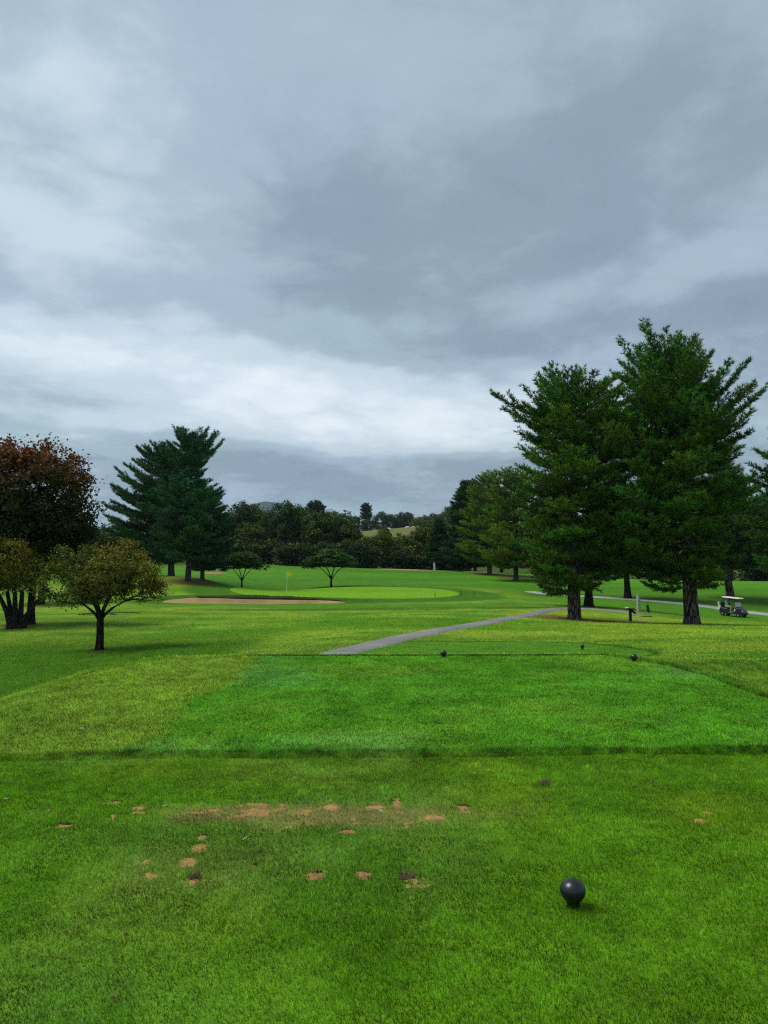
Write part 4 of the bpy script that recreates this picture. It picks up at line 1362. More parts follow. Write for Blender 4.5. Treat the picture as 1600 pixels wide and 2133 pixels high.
umb_ells = []
for (x, z, r) in [(-1.9, 3.0, 1.1), (1.9, 3.1, 1.1), (0, 3.9, 1.6), (-.9, 3.5, 1.5), (1.0, 3.6, 1.4), (0, 3.1, 1.9), (-2.5, 2.7, .7), (2.6, 2.8, .8)]:
    umb_ells.append((x, 0, z - .12, r, r * 1.15, .62)); umb_ells.append((x * .7, -.9, z - .2, r * .85, r * .85, .5))
def umb(seed, sgn):
    return make_broad('flat_topped_tree', seed, None, umb_ells, 260, 60, .20, .34, c_umb, shell=.3, asp=.6, flat=.35, wood_k=.011,
                      stems=[[(0, 0, -.15, .14), (0, 0, .15, .115), (0, 0, .6, .105), (sgn * .03, 0, 1.05, .10), (sgn * .03, 0, 1.3, .085)],
                             [(0, 0, .85, .055), (-.18, 0, 1.2, .062), (-.6, 0, 1.75, .058), (-1.15, 0, 2.3, .05)],
                             [(0, 0, .9, .055), (.2, 0, 1.25, .062), (.7, 0, 1.8, .056), (1.3, 0, 2.35, .048)],
                             [(0, 0, 1.0, .055), (-.06, .1, 1.4, .06), (-.22, .1, 1.9, .055), (-.38, .1, 2.4, .05)],
                             [(0, 0, 1.0, .055), (.12, -.1, 1.4, .06), (.32, -.1, 1.9, .055), (.55, -.1, 2.5, .048)]])
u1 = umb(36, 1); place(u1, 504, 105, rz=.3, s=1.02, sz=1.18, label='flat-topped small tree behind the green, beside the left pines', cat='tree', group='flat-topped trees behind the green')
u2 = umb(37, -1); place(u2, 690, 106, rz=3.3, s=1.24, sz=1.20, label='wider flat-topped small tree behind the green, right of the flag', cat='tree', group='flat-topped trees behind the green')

# --- far treeline and hillside trees
def c_far(base, alt):
    def f(Pl, rs):
        w = fbm(Pl[:, 0] + 3, Pl[:, 2], .22, 3, 15)
        h = np.clip(Pl[:, 2] / 15, 0, 1)
        c = colmix(np.ones((len(Pl), 3)) * np.array(base), alt, .8 * sstep(.42, .72, w))
        return c * 1.45
    return f


def far_proto(seed, base, alt, tall=15.0, wide=5.0, n=230, low=1.2):
    rs = np.random.default_rng(seed)
    el = [(0, 0, tall * .55, wide * .8, wide * .8, tall * .38)]
    for i in range(7):
        a = rs.random() * 6.28; q = rs.uniform(.3, .75) * wide
        z = tall * rs.uniform(.28, .86)
        el.append((math.cos(a) * q, math.sin(a) * q, z, wide * rs.uniform(.32, .55), wide * rs.uniform(.32, .55), tall * rs.uniform(.09, .17)))
    el.append((0, 0, low + tall * .17, wide * .85, wide * .85, tall * .12))
    return make_broad('broadleaf_tree', seed, [(0, 0, -.4, .45), (0, 0, .2, .36), (0, 0, 1.2, .30), (0, 0, tall * .25, .26)], el, n, 48, .44, .85, c_far(base, alt), shell=.5, asp=.75, wood_k=.02)


PROT = {'dark': far_proto(41, (.020, .052, .010), (.036, .066, .010)),
        'dark2': far_proto(42, (.018, .046, .011), (.036, .058, .010), 16, 5.6),
        'olive': far_proto(43, (.030, .060, .008), (.056, .074, .010), 13, 5.0),
        'light': far_proto(44, (.042, .076, .008), (.085, .100, .010), 10, 4.6, 200, .3),
        'bush': far_proto(45, (.020, .040, .010), (.040, .055, .012), 5.0, 3.6, 150, -.2)}
PROT['con'] = spruce
used = set()
GRP = 'trees of the far treeline'
# (px, depth, kind, scale, height scale, label)
FAR = [(455, 168, 'dark', .95, .90, 'dark tree in the far treeline just right of the left pines'),
       (492, 172, 'dark2', .95, 1.0, 'tall leafy treeline tree rising behind the first flat-topped tree'),
       (515, 162, 'olive', .85, .92, 'olive treeline tree just left of the blue hill gap'),
       (548, 170, 'dark', .95, .93, 'dark treeline tree under the far blue hill'),
       (585, 166, 'dark2', 1.0, .93, 'broad dark treeline tree above the yellow flag'),
       (628, 172, 'dark', 1.0, .94, 'dark treeline tree left of the lone skyline pine'),
       (662, 164, 'olive', 1.0, 1.02, 'olive-topped treeline tree below the lone skyline pine'),
       (705, 170, 'dark', 1.0, .86, 'dark rounded treeline tree behind the wider flat-topped tree'),
       (724, 166, 'olive', .85, .98, 'olive treeline tree at the left end of the hillside meadow'),
       (766, 176, 'dark2', .7, .62, 'shorter dark treeline tree below the hillside meadow'),
       (800, 162, 'light', 1.0, .80, 'yellow-green round tree in the middle of the far treeline'),
       (842, 168, 'light', .95, .86, 'light green treeline tree below the pale stones of the meadow'),
       (880, 172, 'olive', .85, 1.02, 'olive treeline tree left of the small pointed conifer'),
       (600, 152, 'bush', .95, .9, 'low dark bush at the treeline left of the small understorey tree'),
       (545, 158, 'bush', 1.1, .9, 'low dark bush at the treeline left of the yellow flag'),
       (640, 151, 'bush', .8, 1.15, 'small understorey tree with a pale stem in front of the dark treeline'),
       (700, 158, 'bush', 1.1, .9, 'low dark bush hidden behind the wider flat-topped tree'),
       (752, 154, 'bush', 1.1, 1.0, 'low dark bush right of the wider flat-topped tree'),
       (835, 158, 'bush', 1.0, .8, 'low dark bush above the thin strip of far sand'),
       (880, 160, 'bush', .9, .8, 'low dark bush just left of the white post'),
       (940, 160, 'bush', 1.0, .9, 'low dark bush just right of the white post'),
       (490, 156, 'bush', 1.2, .9, 'low dark bush behind the first flat-topped tree'),
       (900, 176, 'dark', .85, .98, 'dark treeline tree below the right end of the meadow'),
       (930, 170, 'light', 1.05, 1.15, 'green treeline tree overlapping the pointed conifer'),
       (520, 186, 'dark', 1.1, .98, 'taller dark tree in the second row behind the first flat-topped tree'),
       (610, 186, 'dark2', 1.1, .88, 'taller dark tree in the second row above the flag'),
       (690, 186, 'dark', 1.1, .92, 'taller dark tree in the second row right of the skyline pine'),
       (990, 178, 'dark2', 1.0, .95, 'dark tree between the dark spruce and the receding pines'),
       (948, 172, 'dark', .85, 1.0, 'dark treeline tree between the pointed conifer and the dark spruce'),
       (1045, 165, 'dark', .95, .9, 'dark tree filling the gap behind the receding pines'),
       (1110, 160, 'olive', .95, .9, 'olive tree behind the irregular pine at the fairway edge'),
       (1170, 165, 'dark2', .95, .8, 'dark tree behind the foot of the irregular pine'),
       (1250, 175, 'dark', 1.0, .8, 'dark tree across the valley between the tall pine trunks'),
       (1330, 178, 'dark2', 1.0, .8, 'dark tree across the valley left of the tallest pine trunk'),
       (1400, 172, 'olive', .9, .7, 'olive tree across the valley behind the tallest pine trunk'),
       (1470, 178, 'dark', 1.0, .9, 'dark tree across the valley right of the tallest pine trunk'),
       (1500, 160, 'bush', 1.1, .8, 'low bush across the valley above the golf cart'),
       (1560, 172, 'dark2', 1.1, 1.3, 'dark tree across the valley above the end of the pale path'),
       (1585, 156, 'bush', 1.3, 1.0, 'rounded bush across the valley at the right edge'),
       (1620, 180, 'dark', 1.25, 1.3, 'tall dark tree across the valley at the right edge'),
       (1430, 162, 'bush', 1.1, .9, 'low bush across the valley beside the tallest pine trunk'),
       (150, 120, 'dark', .8, .62, 'dark tree seen between the red maple and the left pines'),
       (205, 132, 'olive', .9, .72, 'olive tree just left of the broad left pine'),
       (20, 125, 'dark2', .9, .8, 'dark tree behind the trees at the left edge'),
       (255, 150, 'dark', .9, .7, 'dark tree behind the layered boughs of the left pine'),
       (330, 165, 'dark2', .9, .75, 'dark tree behind the trunks of the left pines')]
for px, d, kd, s, hz, lab in FAR:
    src = PROT[kd]
    o = src if kd not in used and kd != 'con' else copy_tree(src)
    used.add(kd)
    place(o, px, d, rz=random.uniform(0, 6.28), s=s, sz=s * hz, label=lab, cat='bush' if kd == 'bush' else 'tree', group=GRP, sink=.2)
    if kd == 'bush' and o.name.startswith('broadleaf'): o.name = 'bush'

# hillside above the meadow
HILL = [(690, 'dark2', 460, 1.0, 'dark tree on the hill at the left end of the meadow'), (712, 'olive', 475, 1.05, 'olive hill tree left of the dome-topped skyline pine'),
        (738, 'dark', 455, .95, 'dark hill tree below the dome-topped skyline pine'), (765, 'olive', 465, 1.0, 'olive hill tree below the dome-topped skyline pine'), (790, 'dark2', 452, 1.0, 'dark hill tree above the left part of the meadow'),
        (815, 'dark', 460, .95, 'dark hill tree above the single pale stone'), (838, 'dark2', 462, .95, 'dark hill tree above the pair of pale stones'), (852, 'dark', 500, 1.15, 'taller round-headed tree on the hill skyline'),
        (868, 'light', 452, 1.0, 'yellow-green hill tree right of the pale stones'), (888, 'light', 458, 1.15, 'bright green hill tree above the right end of the meadow'),
        (905, 'olive', 470, 1.1, 'bronze-green tree on the hill skyline'), (928, 'olive', 462, 1.15, 'olive hill tree above the pointed conifer'),
        (945, 'dark', 490, 1.35, 'tall dark tree on the hill beside the spruce tip'), (960, 'light', 455, 1.2, 'light green hill tree beside the dark spruce'), (985, 'dark2', 470, 1.2, 'dark hill tree behind the receding pines')]
for px, kd, d, s, lab in HILL:
    o = copy_tree(PROT[kd])
    place(o, px, d, rz=random.uniform(0, 6.28), s=s, sz=s * .95, label=lab, cat='tree', group='trees on the hill above the meadow', sink=2.4)
# two pines on the skyline
sk = make_pine('pine_tree', 51, 17, 8.5, [(8.5, 3.2, 3.2), (10, 4.6, 4.4), (12, 3.0, 3.4), (14, 4.0, 4.0), (16, 2.8, 3.0), (17, 1.2, 1.2)], .4, whorl=1.1, nbr=5, need=9, ln=.8, wd=.3, twig_sp=.7, col=(.016, .034, .014))
place(sk, 655, 330, rz=.5, s=1.12, label='lone spreading pine on the skyline above the far treeline', cat='tree', group='pines on the skyline')
sk2 = copy_tree(sk); place(sk2, 763, 470, rz=2.0, s=1.02, label='dome-topped pine on the hill skyline', cat='tree', group='pines on the skyline')
# slim tree standing in front of the meadow
thin = copy_tree(PROT['olive']); place(thin, 800, 240, rz=1.0, s=.62, sz=1.12, label='thin tree standing in front of the hillside meadow', cat='tree')


# pale stones in the meadow
def stone(px, d, s, seed, label):
    rs = random.Random(seed)
    mb = MB()
    n = 12; rings = [(-.2, .8), (.15, 1.0), (.5, .85), (.75, .5), (.85, .08)]
    vs = []
    for h, r in rings:
        for q in range(n):
            a = q / n * 6.283; rr = r * (1 + rs.uniform(-.14, .14))
            vs.append((rr * math.cos(a) * 1.5 * s, rr * math.sin(a) * s, h * s * rs.uniform(.9, 1.1)))
    fs = [(i * n + q, i * n + (q + 1) % n, (i + 1) * n + (q + 1) % n, (i + 1) * n + q) for i in range(len(rings) - 1) for q in range(n)]
    fs.append(tuple(range((len(rings) - 1) * n, len(rings) * n)))
    mb.add(vs, fs)
    o = mb.build('stone', M_ROCK)
    p = spot(px, d); o.location = p
    tag(o, label, 'stone', 'pale stones in the meadow')


stone(849, 425, 1.0, 1, 'pale stone in the hill meadow, left one of the close pair')
stone(861, 428, .9, 2, 'pale stone in the hill meadow, right one of the close pair')
stone(810, 424, 1.0, 3, 'single pale stone at the left of the hill meadow')

# ------------------------------------------------------------------ tee markers
def make_marker():
    root = empty('tee_marker', (0, 0, 0))
    prof = []
    for i in range(19):
        a = math.pi / 2 - i / 18 * R(142)
        r = .061 * math.cos(a); z = .075 + .055 * math.sin(a)
        if a < 0: r = .061 * (math.cos(a) ** .8) * (1 - .10 * math.sin(-a))
        prof.append((max(r, .0005), z))
    prof = prof[::-1]
    zb = prof[0][1]
    MB().lathe(prof, sides=40).build('head', M_BLACK, root)
    MB().lathe([(.022, -.05), (.030, -.01), (.032, .004), (.030, .012), (prof[0][0] * .97, zb + .004)], sides=24).build('stem', M_BLACK, root)
    return root


mk = make_marker()
def put_marker(o, px, py, s, label):
    p = ray_ground(px, py); o.location = p; o.scale = (s, s, s)
    tag(o, label, 'tee marker', 'black ball tee markers')
put_marker(mk, 1194, 1890, 1.02, 'large black ball tee marker on the near grass')
m2 = copy_tree(mk); put_marker(m2, 923, 1363.5, 1.0, 'black ball tee marker on the front edge of the second tee, above its middle')
m2.location = spot(923, 14.25)
m3 = copy_tree(mk); put_marker(m3, 1316, 1371.5, 1.02, 'black ball tee marker at the right end of the second tee front edge')
m3.location = spot(1316, 13.5)
m4 = copy_tree(mk)
m4.location = spot(1210, 21.5, .03); m4.scale = (.95,) * 3
tag(m4, 'tiny distant tee marker at the right corner of the lower tee box', 'tee marker', 'black ball tee markers')

# ------------------------------------------------------------------ balls, tees, clods
def ball(px, py, label, r=.0213):
    p = ray_ground(px, py)
    prof = [(r * math.cos(R(a)), r * math.sin(R(a))) for a in range(-88, 89, 11)]
    o = MB().lathe(prof, sides=24).build('golf_ball', M_WHITE)
    o.location = p + Vector((0, 0, r + .008)); tag(o, label, 'golf ball')
ball(515, 1361, 'white golf ball at the far left corner of the second tee')


def tee_peg(px, py, rot, tilt, label, s=1.0):
    p = ray_ground(px, py)
    o = MB().lathe([(.0008, 0), (.0022, .012), (.0022, .042), (.0030, .047), (.0058, .053), (.0058, .0545), (.003, .052)], sides=12).build('golf_tee', M_WHITE)
    o.rotation_euler = (tilt, 0, rot); o.location = p + Vector((0, 0, .016)); o.scale = (s,) * 3
    tag(o, label, 'golf tee', 'white golf tees in the grass')
tee_peg(788, 1692, .6, 1.45, 'white golf tee lying on the worn soil strip', .9)
tee_peg(338, 1685, 1.9, 1.4, 'white golf tee left of the worn soil strip', .6)
tee_peg(505, 1756, 2.4, 1.3, 'white golf tee between the soil strip and the middle divots', .6)
tee_peg(240, 1869, .3, 1.35, 'white golf tee in dark grass below the left divots', .6)
tee_peg(8, 1668, 1.0, 1.4, 'white golf tee at the left edge of the near grass', .7)
tee_peg(163, 1520, 1.15, 1.5, 'white golf tee lying on the grassy left shoulder', 1.35)


def leaf_thing(px, py, label, s=.05):
    p = ray_ground(px, py)
    mb = MB()
    pts = [(-.9, 0, 0), (-.4, .42, .18), (.3, .38, .22), (1.0, 0, .1), (.3, -.38, .2), (-.4, -.42, .15), (0, 0, -.02)]
    bot = [(x, y, z - .04) for x, y, z in pts]
    mb.add([(x * s, y * s, z * s) for x, y, z in pts + bot],
           [(6, i, (i + 1) % 6) for i in range(6)] + [(13, 7 + (i + 1) % 6, 7 + i) for i in range(6)] + [(i, 7 + i, 7 + (i + 1) % 6, (i + 1) % 6) for i in range(6)])
    o = mb.build('fallen_leaf', M_STRAW); o.location = p + Vector((0, 0, .018)); o.rotation_euler = (.1, .2, .7)
    tag(o, label, 'leaf')
leaf_thing(677, 1440, 'tan fallen leaf on the second tee')


def clod(px, py, w, label, seed, tall=.03):
    p = ray_ground(px, py)
    root = empty('turf_clod', p)
    rs = random.Random(seed)
    n = 14; vs = []; rings = [(-.01, 1.0), (.3, 1.05), (.7, .7), (1.0, .1)]
    for h, r in rings:
        for q in range(n):
            a = q / n * 6.283; rr = r * rs.uniform(.8, 1.15)
            vs.append((rr * math.cos(a) * w, rr * math.sin(a) * w * .7, h * tall * rs.uniform(.8, 1.1)))
    fs = [(i * n + q, i * n + (q + 1) % n, (i + 1) * n + (q + 1) % n, (i + 1) * n + q) for i in range(3) for q in range(n)] + [tuple(range(3 * n, 4 * n))]
    MB().add(vs, fs).build('soil', M_SOILD if w > .03 else M_STRAW, root)
    mb = MB()
    for q in range(70):
        a = rs.uniform(0, 6.283); d = rs.uniform(0, 1) ** .5 * w
        x, y = math.cos(a) * d, math.sin(a) * d * .7
        l = rs.uniform(.02, .045) * min(1, w / .03); b = rs.uniform(0, 6.283); e = rs.uniform(.2, .9)
        dx, dy = math.cos(b) * l * e, math.sin(b) * l * e
        mb.add([(x - .002, y, tall * .3), (x + .002, y, tall * .3), (x + dx, y + dy, tall * .4 + l)], [(0, 1, 2)])
    mb.build('dead_blades', M_STRAW, root, smooth=False)
    tag(root, label, 'turf clod', 'loose turf clods')
clod(1135, 1634, .045, 'dark torn clod of turf right of the soil strip', 1, .022)
clod(848, 1830, .042, 'dark torn turf lying behind the widest near divot', 2, .018)
clod(240, 2086, .011, 'brown dried tuft near the bottom left of the grass', 3, .022)
clod(262, 1950, .008, 'tiny brown clod above the dried tuft', 4, .012)
clod(70, 2018, .007, 'tiny brown clod close to the left edge', 5, .012)
clod(404, 1830, .035, 'torn turf behind the lower left divot', 6, .02)

# ------------------------------------------------------------------ flag on the green
pf = spot(598, 88.5, .05)
fl = empty('flagstick', pf)
tag(fl, 'white flagstick with a small yellow flag on the green', 'flag')
mb = MB(); mb.tube([(0, 0, -.1), (0, 0, 1.0), (0, 0, 2.35)], [.022, .020, .016], 8); mb.build('pole', M_WHITE, fl)
MB().lathe([(.054, -.02), (.054, .012), (.045, .014), (.02, .013)], sides=16).build('cup', M_WHITE, fl)
mb = MB(); nx, nz = 12, 7; vs = []
for th in (-1, 1):
    for i in range(nx + 1):
        for j in range(nz + 1):
            t = i / nx; w = j / nz
            vs.append((.018 + .50 * t, .035 * math.sin(t * 7 + w) * t + th * .004, 1.90 + .42 * w - .10 * t * (1 - w * .2) * 1.0 + (.06 * t if w < .5 else -.03 * t)))
N1 = (nx + 1) * (nz + 1)
fs = []
for i in range(nx):
    for j in range(nz):
        a = i * (nz + 1) + j
        fs += [(a, a + nz + 1, a + nz + 2, a + 1), (N1 + a, N1 + a + 1, N1 + a + nz + 2, N1 + a + nz + 1)]
mb.add(vs, fs); cl = mb.build('cloth', M_YELLOW, fl)
mb = MB(); mb.box((.27, -.035, 2.07), (.035, .006, .12)); mb.box((.245, -.035, 2.11), (.04, .006, .03)); mb.build('number_print', M_FLAGMARK, cl, smooth=False)

# stakes right of the green
for px, d, lab in ((906, 80, 'thin dark stake at the near right edge of the green'), (961, 84, 'thin dark stake at the right tip of the green'), (987, 86, 'thin dark stake standing apart, right of the green')):
    p = spot(px, d)
    mb = MB(); mb.tube([(0, 0, -.1), (0, 0, .48), (0, 0, .54)], [.032, .032, .008], 8)
    o = mb.build('stake', M_DARKWOOD, loc=p); tag(o, lab, 'stake', 'stakes around the green')

# white post by the far treeline
p = spot(905, 146)
wp = empty('marker_post', p); tag(wp, 'white post with a rounded top in front of the far treeline', 'post')
MB().box((0, 0, .65), (.30, .16, 1.4), bev=.03).build('board', M_WHITE, wp)
MB().lathe([(.15, 0), (.14, .06), (.10, .11), (.03, .14)], sides=16).build('cap', M_WHITE, wp, loc=(0, 0, 1.35))
p = spot(894.5, 146)
bw = empty('ball_washer', p); tag(bw, 'small dark ball washer beside the white post', 'ball washer')
MB().tube([(0, 0, -.1), (0, 0, .5)], .05, 8).build('post', M_BLACK, bw); MB().box((0, 0, .62), (.28, .2, .3), bev=.04).build('head', M_BLACK, bw)

# ------------------------------------------------------------------ tee sign, pale post, golf bag under the pines
p = spot(1311, 54)
sg = empty('ball_washer_stand', p); tag(sg, 'dark wooden stand with slanted board and white top under the pines', 'stand')
MB().box((0, 0, .42), (.17, .17, .95), bev=.02).build('post', M_DARKWOOD, sg)
MB().box((-.02, 0, .84), (.55, .16, .10), bev=.02).build('crossbar', M_DARKWOOD, sg)
MB().box((.20, 0, .66), (.46, .12, .13), rot=Matrix.Rotation(R(38), 3, 'Y'), bev=.02).build('slanted_board', M_DARKWOOD, sg)
MB().lathe([(.13, 0), (.15, .02), (.14, .07), (.06, .09)], sides=18).build('white_top', M_WHITE, sg, loc=(-.20, 0, .885))
p = spot(1328.5, 62)
tp = empty('wooden_post', p); tag(tp, 'pale weathered square post standing in the shade between the pines', 'post')
MB().box((0, 0, .62), (.24, .24, 1.36), rot=Matrix.Rotation(R(20), 3, 'Z'), bev=.012).build('shaft', M_WOODPOST, tp)
MB().box((0, 0, 1.315), (.28, .28, .04), rot=Matrix.Rotation(R(20), 3, 'Z'), bev=.01).build('cap', M_WOODPOST, tp)


def golf_bag(loc, rz, tilt, label, mat, s=1.0):
    root = empty('golf_bag', loc, rz); root.rotation_euler = (0, tilt, rz); root.scale = (s,) * 3
    tag(root, label, 'golf bag')
    MB().lathe([(.10, 0), (.125, .03), (.12, .10), (.115, .45), (.13, .78), (.145, .82), (.13, .84), (.10, .82)], sides=16).build('body', mat, root)
    MB().box((.12, 0, .32), (.09, .17, .36), bev=.03).build('pocket', mat, root)
    MB().lathe([(.125, -.01), (.135, .0), (.135, .06), (.125, .065)], sides=16).build('base_cuff', M_WHITE, root)
    mb = MB(); mb.tube([(-.12, 0, .25), (-.22, 0, .45), (-.20, 0, .62), (-.12, 0, .74)], .018, 6); mb.build('strap', M_BLACK, root)
    for q in range(6):
        a = q * 1.047; x, y = .07 * math.cos(a), .07 * math.sin(a); h = .98 + .05 * (q % 3)
        c = MB().tube([(x * .6, y * .6, .5), (x, y, h)], .008, 6).build('club', M_STEEL, root)
        MB().box((x + .02, y, h + .02), (.08, .035, .055), bev=.015).build('club_head', M_STEEL if q % 2 else M_BLACK, c)
    return root


golf_bag(spot(1349, 61, .01), .6, -.16, 'navy golf bag on the grass beside the pale post', M_BLUE, .80)

# ------------------------------------------------------------------ golf cart with driver
pc = spot(1524, 75)
YAW = R(-54)
gc = empty('golf_cart', pc, YAW); tag(gc, 'dark golf cart with a cream roof driving across the valley', 'golf cart')
# slope of the ground under the cart
fx, fy = math.cos(YAW), math.sin(YAW)
e1 = H1(pc.x + fx, pc.y + fy) - H1(pc.x - fx, pc.y - fy)
gc.rotation_euler = (0, math.atan2(-e1, 2.0), YAW)
body = MB()
body.prism([(-1.10, .28), (-1.15, .55), (-1.05, .80), (-.25, .74), (-.18, .42), (.44, .40), (.48, .66), (.56, .92), (.80, .90), (1.10, .68), (1.20, .45), (1.18, .28)], -.56, .56)
bo = body.build('body', M_CART, gc, bevel=.035)
MB().box((1.17, 0, .33), (.08, 1.10, .12), bev=.03).build('bumper', M_RUBBER, gc)
MB().box((.12, 0, .29), (.72, 1.06, .05), bev=.01).build('floor_mat', M_RUBBER, gc)
MB().box((-.42, 0, .77), (.52, 1.06, .14), bev=.05).build('seat', M_RUBBER, gc)
MB().box((-.72, 0, 1.05), (.12, 1.08, .50), rot=Matrix.Rotation(R(-10), 3, 'Y'), bev=.05).build('backrest', M_RUBBER, gc)
rf = MB().box((-.14, 0, 1.80), (1.72, 1.16, .09), bev=.04, taper=.96).build('roof', M_CREAM, gc)
for sy in (-1, 1):
    MB().tube([(.55, sy * .50, .78), (.42, sy * .50, 1.2), (.34, sy * .50, 1.77)], .020, 8).build('roof_strut', M_BLACK, gc)
    MB().tube([(-.86, sy * .52, .66), (-.88, sy * .52, 1.2), (-.84, sy * .52, 1.77)], .020, 8).build('roof_strut', M_BLACK, gc)
    hl = MB().box((1.13, sy * .40, .60), (.09, .22, .09), bev=.03).build('headlight', M_WHITE, gc)
    for wx in (-.78, .80):
        wr = empty('wheel', (wx, sy * .50, .22)); wr.parent = gc
        MB().lathe([(.13, -.085), (.20, -.085), (.225, -.05), (.225, .05), (.20, .085), (.13, .085)], axis='Y', sides=24).build('tyre', M_RUBBER, wr)
        MB().lathe([(.02, -.088), (.11, -.084), (.132, -.075), (.132, .075), (.11, .084), (.02, .088)], axis='Y', sides=20).build('rim', M_STEEL, wr)
    MB().tube([(-.60, sy * .55, .84), (-.55, sy * .55, 1.0), (-.28, sy * .55, 1.0), (-.24, sy * .55, .84)], .016, 6).build('armrest', M_BLACK, gc)
    MB().tube([(-1.02, sy * .25, .70), (-1.04, sy * .25, 1.1), (-.88, sy * .25, 1.14)], .016, 6).build('bag_rack', M_BLACK, gc)
MB().box((.47, 0, 1.14), (.014, 1.02, .52), rot=Matrix.Rotation(R(-14), 3, 'Y')).build('windshield', M_GLASS, gc, smooth=False)
sw = MB()
cpt = Vector((.30, .26, 1.0)); ax1 = Vector((0, 1, 0)); ax2 = Vector((.55, 0, .83))
sw.tube([cpt + (ax1 * math.cos(a) + ax2 * math.sin(a)) * .17 for a in [i / 16 * 6.2832 for i in range(17)]], .014, 6, cap=False)
sw.tube([cpt, (.48, .26, .74)], .018, 6)
sw.build('steering_wheel', M_BLACK, gc)
MB().box((.56, 0, .88), (.22, 1.04, .22), bev=.04).build('dashboard', M_BLACK, gc)
Mw = Matrix.Translation(pc) @ gc.rotation_euler.to_matrix().to_4x4()
golf_bag(Mw @ Vector((-1.22, -.26, .52)), YAW, -.12, 'golf bag strapped to the rear of the golf cart, near side', M_CREAM, .92)
golf_bag(Mw @ Vector((-1.22, .26, .52)), YAW, -.12, 'golf bag strapped to the rear of the golf cart, far side', M_BLACK, .92)


def skin_mesh(name, verts, edges, radii, mat, parent, root_i=0, sub=1):
    me = bpy.data.meshes.new(name); me.from_pydata(verts, edges, []); me.update()
    o = link(name, me, mat, parent)
    md = o.modifiers.new('skin', 'SKIN')
    sv = me.skin_vertices[0].data
    for i, r in enumerate(radii):
        sv[i].radius = (r, r) if not isinstance(r, tuple) else r
        sv[i].use_root = (i == root_i)
    md.use_smooth_shade = True
    s = o.modifiers.new('sub', 'SUBSURF'); s.levels = sub; s.render_levels = sub
    return o


per = empty('person', Mw @ Vector((-.42, -.27, .84))); per.rotation_euler = gc.rotation_euler
tag(per, 'person in a bright blue shirt and pale cap sitting in the golf cart', 'person')
# seated skeleton, +X forward
J = {'pel': (-.12, 0, .10), 'wst': (-.14, 0, .30), 'chs': (-.13, 0, .50), 'nkb': (-.10, 0, .63), 'nk': (-.07, 0, .70), 'hd': (-.045, 0, .80), 'top': (-.05, 0, .905),
     'sl': (-.11, .19, .58), 'el': (.08, .25, .34), 'wl': (.32, .24, .30), 'hl': (.40, .22, .31),
     'sr': (-.11, -.19, .58), 'er': (.06, -.27, .34), 'wr': (.24, -.20, .19), 'hr': (.32, -.17, .17),
     'hpl': (-.08, .10, .09), 'knl': (.36, .13, .10), 'anl': (.42, .13, -.34), 'tol': (.58, .13, -.39),
     'hpr': (-.08, -.10, .09), 'knr': (.36, -.15, .10), 'anr': (.40, -.17, -.34), 'tor': (.56, -.19, -.39)}
names = list(J); ix = {n: i for i, n in enumerate(names)}
rad = {'pel': .14, 'wst': (.15, .11), 'chs': (.17, .12), 'nkb': .07, 'nk': .055, 'hd': (.085, .095), 'top': .06, 'sl': .07, 'el': .045, 'wl': .032, 'hl': .04, 'sr': .07, 'er': .045, 'wr': .032, 'hr': .04,
       'hpl': .10, 'knl': .065, 'anl': .042, 'tol': .04, 'hpr': .10, 'knr': .065, 'anr': .042, 'tor': .04}
ed = [('pel', 'wst'), ('wst', 'chs'), ('chs', 'nkb'), ('nkb', 'nk'), ('nk', 'hd'), ('hd', 'top'), ('chs', 'sl'), ('sl', 'el'), ('el', 'wl'), ('wl', 'hl'), ('chs', 'sr'), ('sr', 'er'), ('er', 'wr'), ('wr', 'hr'),
      ('pel', 'hpl'), ('hpl', 'knl'), ('knl', 'anl'), ('anl', 'tol'), ('pel', 'hpr'), ('hpr', 'knr'), ('knr', 'anr'), ('anr', 'tor')]
skin_mesh('body', [J[n] for n in names], [(ix[a], ix[b]) for a, b in ed], [rad[n] for n in names], M_SKIN, per)


def sub_skel(name, pts, edges, radii, mat):
    nm = list(pts); ii = {n: i for i, n in enumerate(nm)}
    skin_mesh(name, [pts[n] for n in nm], [(ii[a], ii[b]) for a, b in edges], [radii[n] for n in nm], mat, per)


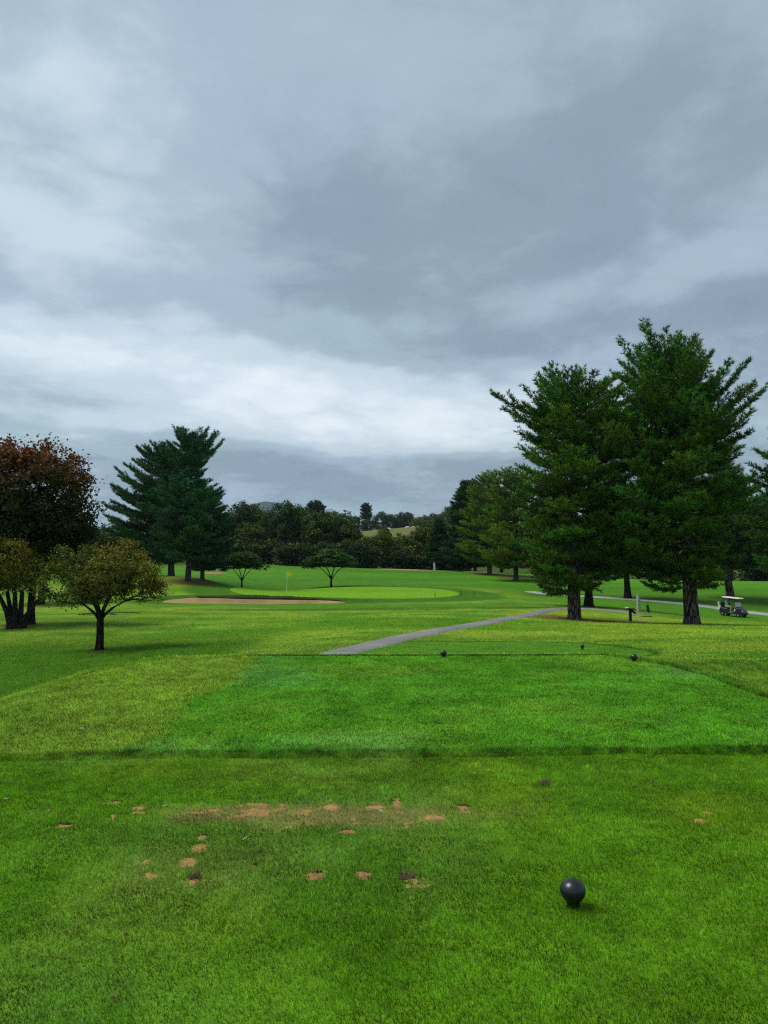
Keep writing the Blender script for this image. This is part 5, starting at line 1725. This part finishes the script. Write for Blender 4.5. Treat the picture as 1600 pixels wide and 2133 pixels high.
mid = lambda a, b, t: tuple(J[a][i] * (1 - t) + J[b][i] * t for i in range(3))
sub_skel('shirt', {'pel': (-.12, 0, .16), 'wst': J['wst'], 'chs': J['chs'], 'nkb': (-.10, 0, .61), 'sl': J['sl'], 'ul': mid('sl', 'el', .75), 'sr': J['sr'], 'ur': mid('sr', 'er', .75)},
         [('pel', 'wst'), ('wst', 'chs'), ('chs', 'nkb'), ('chs', 'sl'), ('sl', 'ul'), ('chs', 'sr'), ('sr', 'ur')],
         {'pel': (.17, .15), 'wst': (.18, .14), 'chs': (.195, .145), 'nkb': .085, 'sl': .09, 'ul': .075, 'sr': .09, 'ur': .075}, M_SHIRT)
sub_skel('shorts', {'pel': (-.12, 0, .10), 'hpl': J['hpl'], 'kl': mid('hpl', 'knl', .85), 'hpr': J['hpr'], 'kr': mid('hpr', 'knr', .85)},
         [('pel', 'hpl'), ('hpl', 'kl'), ('pel', 'hpr'), ('hpr', 'kr')], {'pel': .16, 'hpl': .12, 'kl': .095, 'hpr': .12, 'kr': .095}, M_SHORTS)
mb = MB(); mb.lathe([(.112, .80 + .03), (.113, .86), (.095, .92), (.05, .955), (.005, .96)], c=(-.048, 0, 0), sides=18)
mb.box((.09, 0, .845), (.15, .16, .016), bev=.006); mb.build('cap', M_WHITE, per)
# nose, so that the face reads
MB().box((.055, 0, .795), (.03, .025, .04), bev=.008).build('nose', M_SKIN, per)

# ------------------------------------------------------------------ hazy air over the whole course
def haze():
    mb = MB(); mb.box((0, 3100, 300), (13000, 6900, 640))
    o = mb.build('haze', None, smooth=False)
    m = bpy.data.materials.new('thin_haze'); m.use_nodes = True
    m.node_tree.nodes.clear(); g = NT(m.node_tree)
    out = g.n('ShaderNodeOutputMaterial'); v = g.n('ShaderNodeVolumePrincipled')
    v.inputs['Color'].default_value = (.62, .80, .95, 1); v.inputs['Density'].default_value = .00007; v.inputs['Anisotropy'].default_value = .2
    g.t.links.new(v.outputs[0], out.inputs['Volume'])
    o.data.materials.append(m); tag(o, 'thin bluish haze in the air over the course', kind='stuff')


haze()
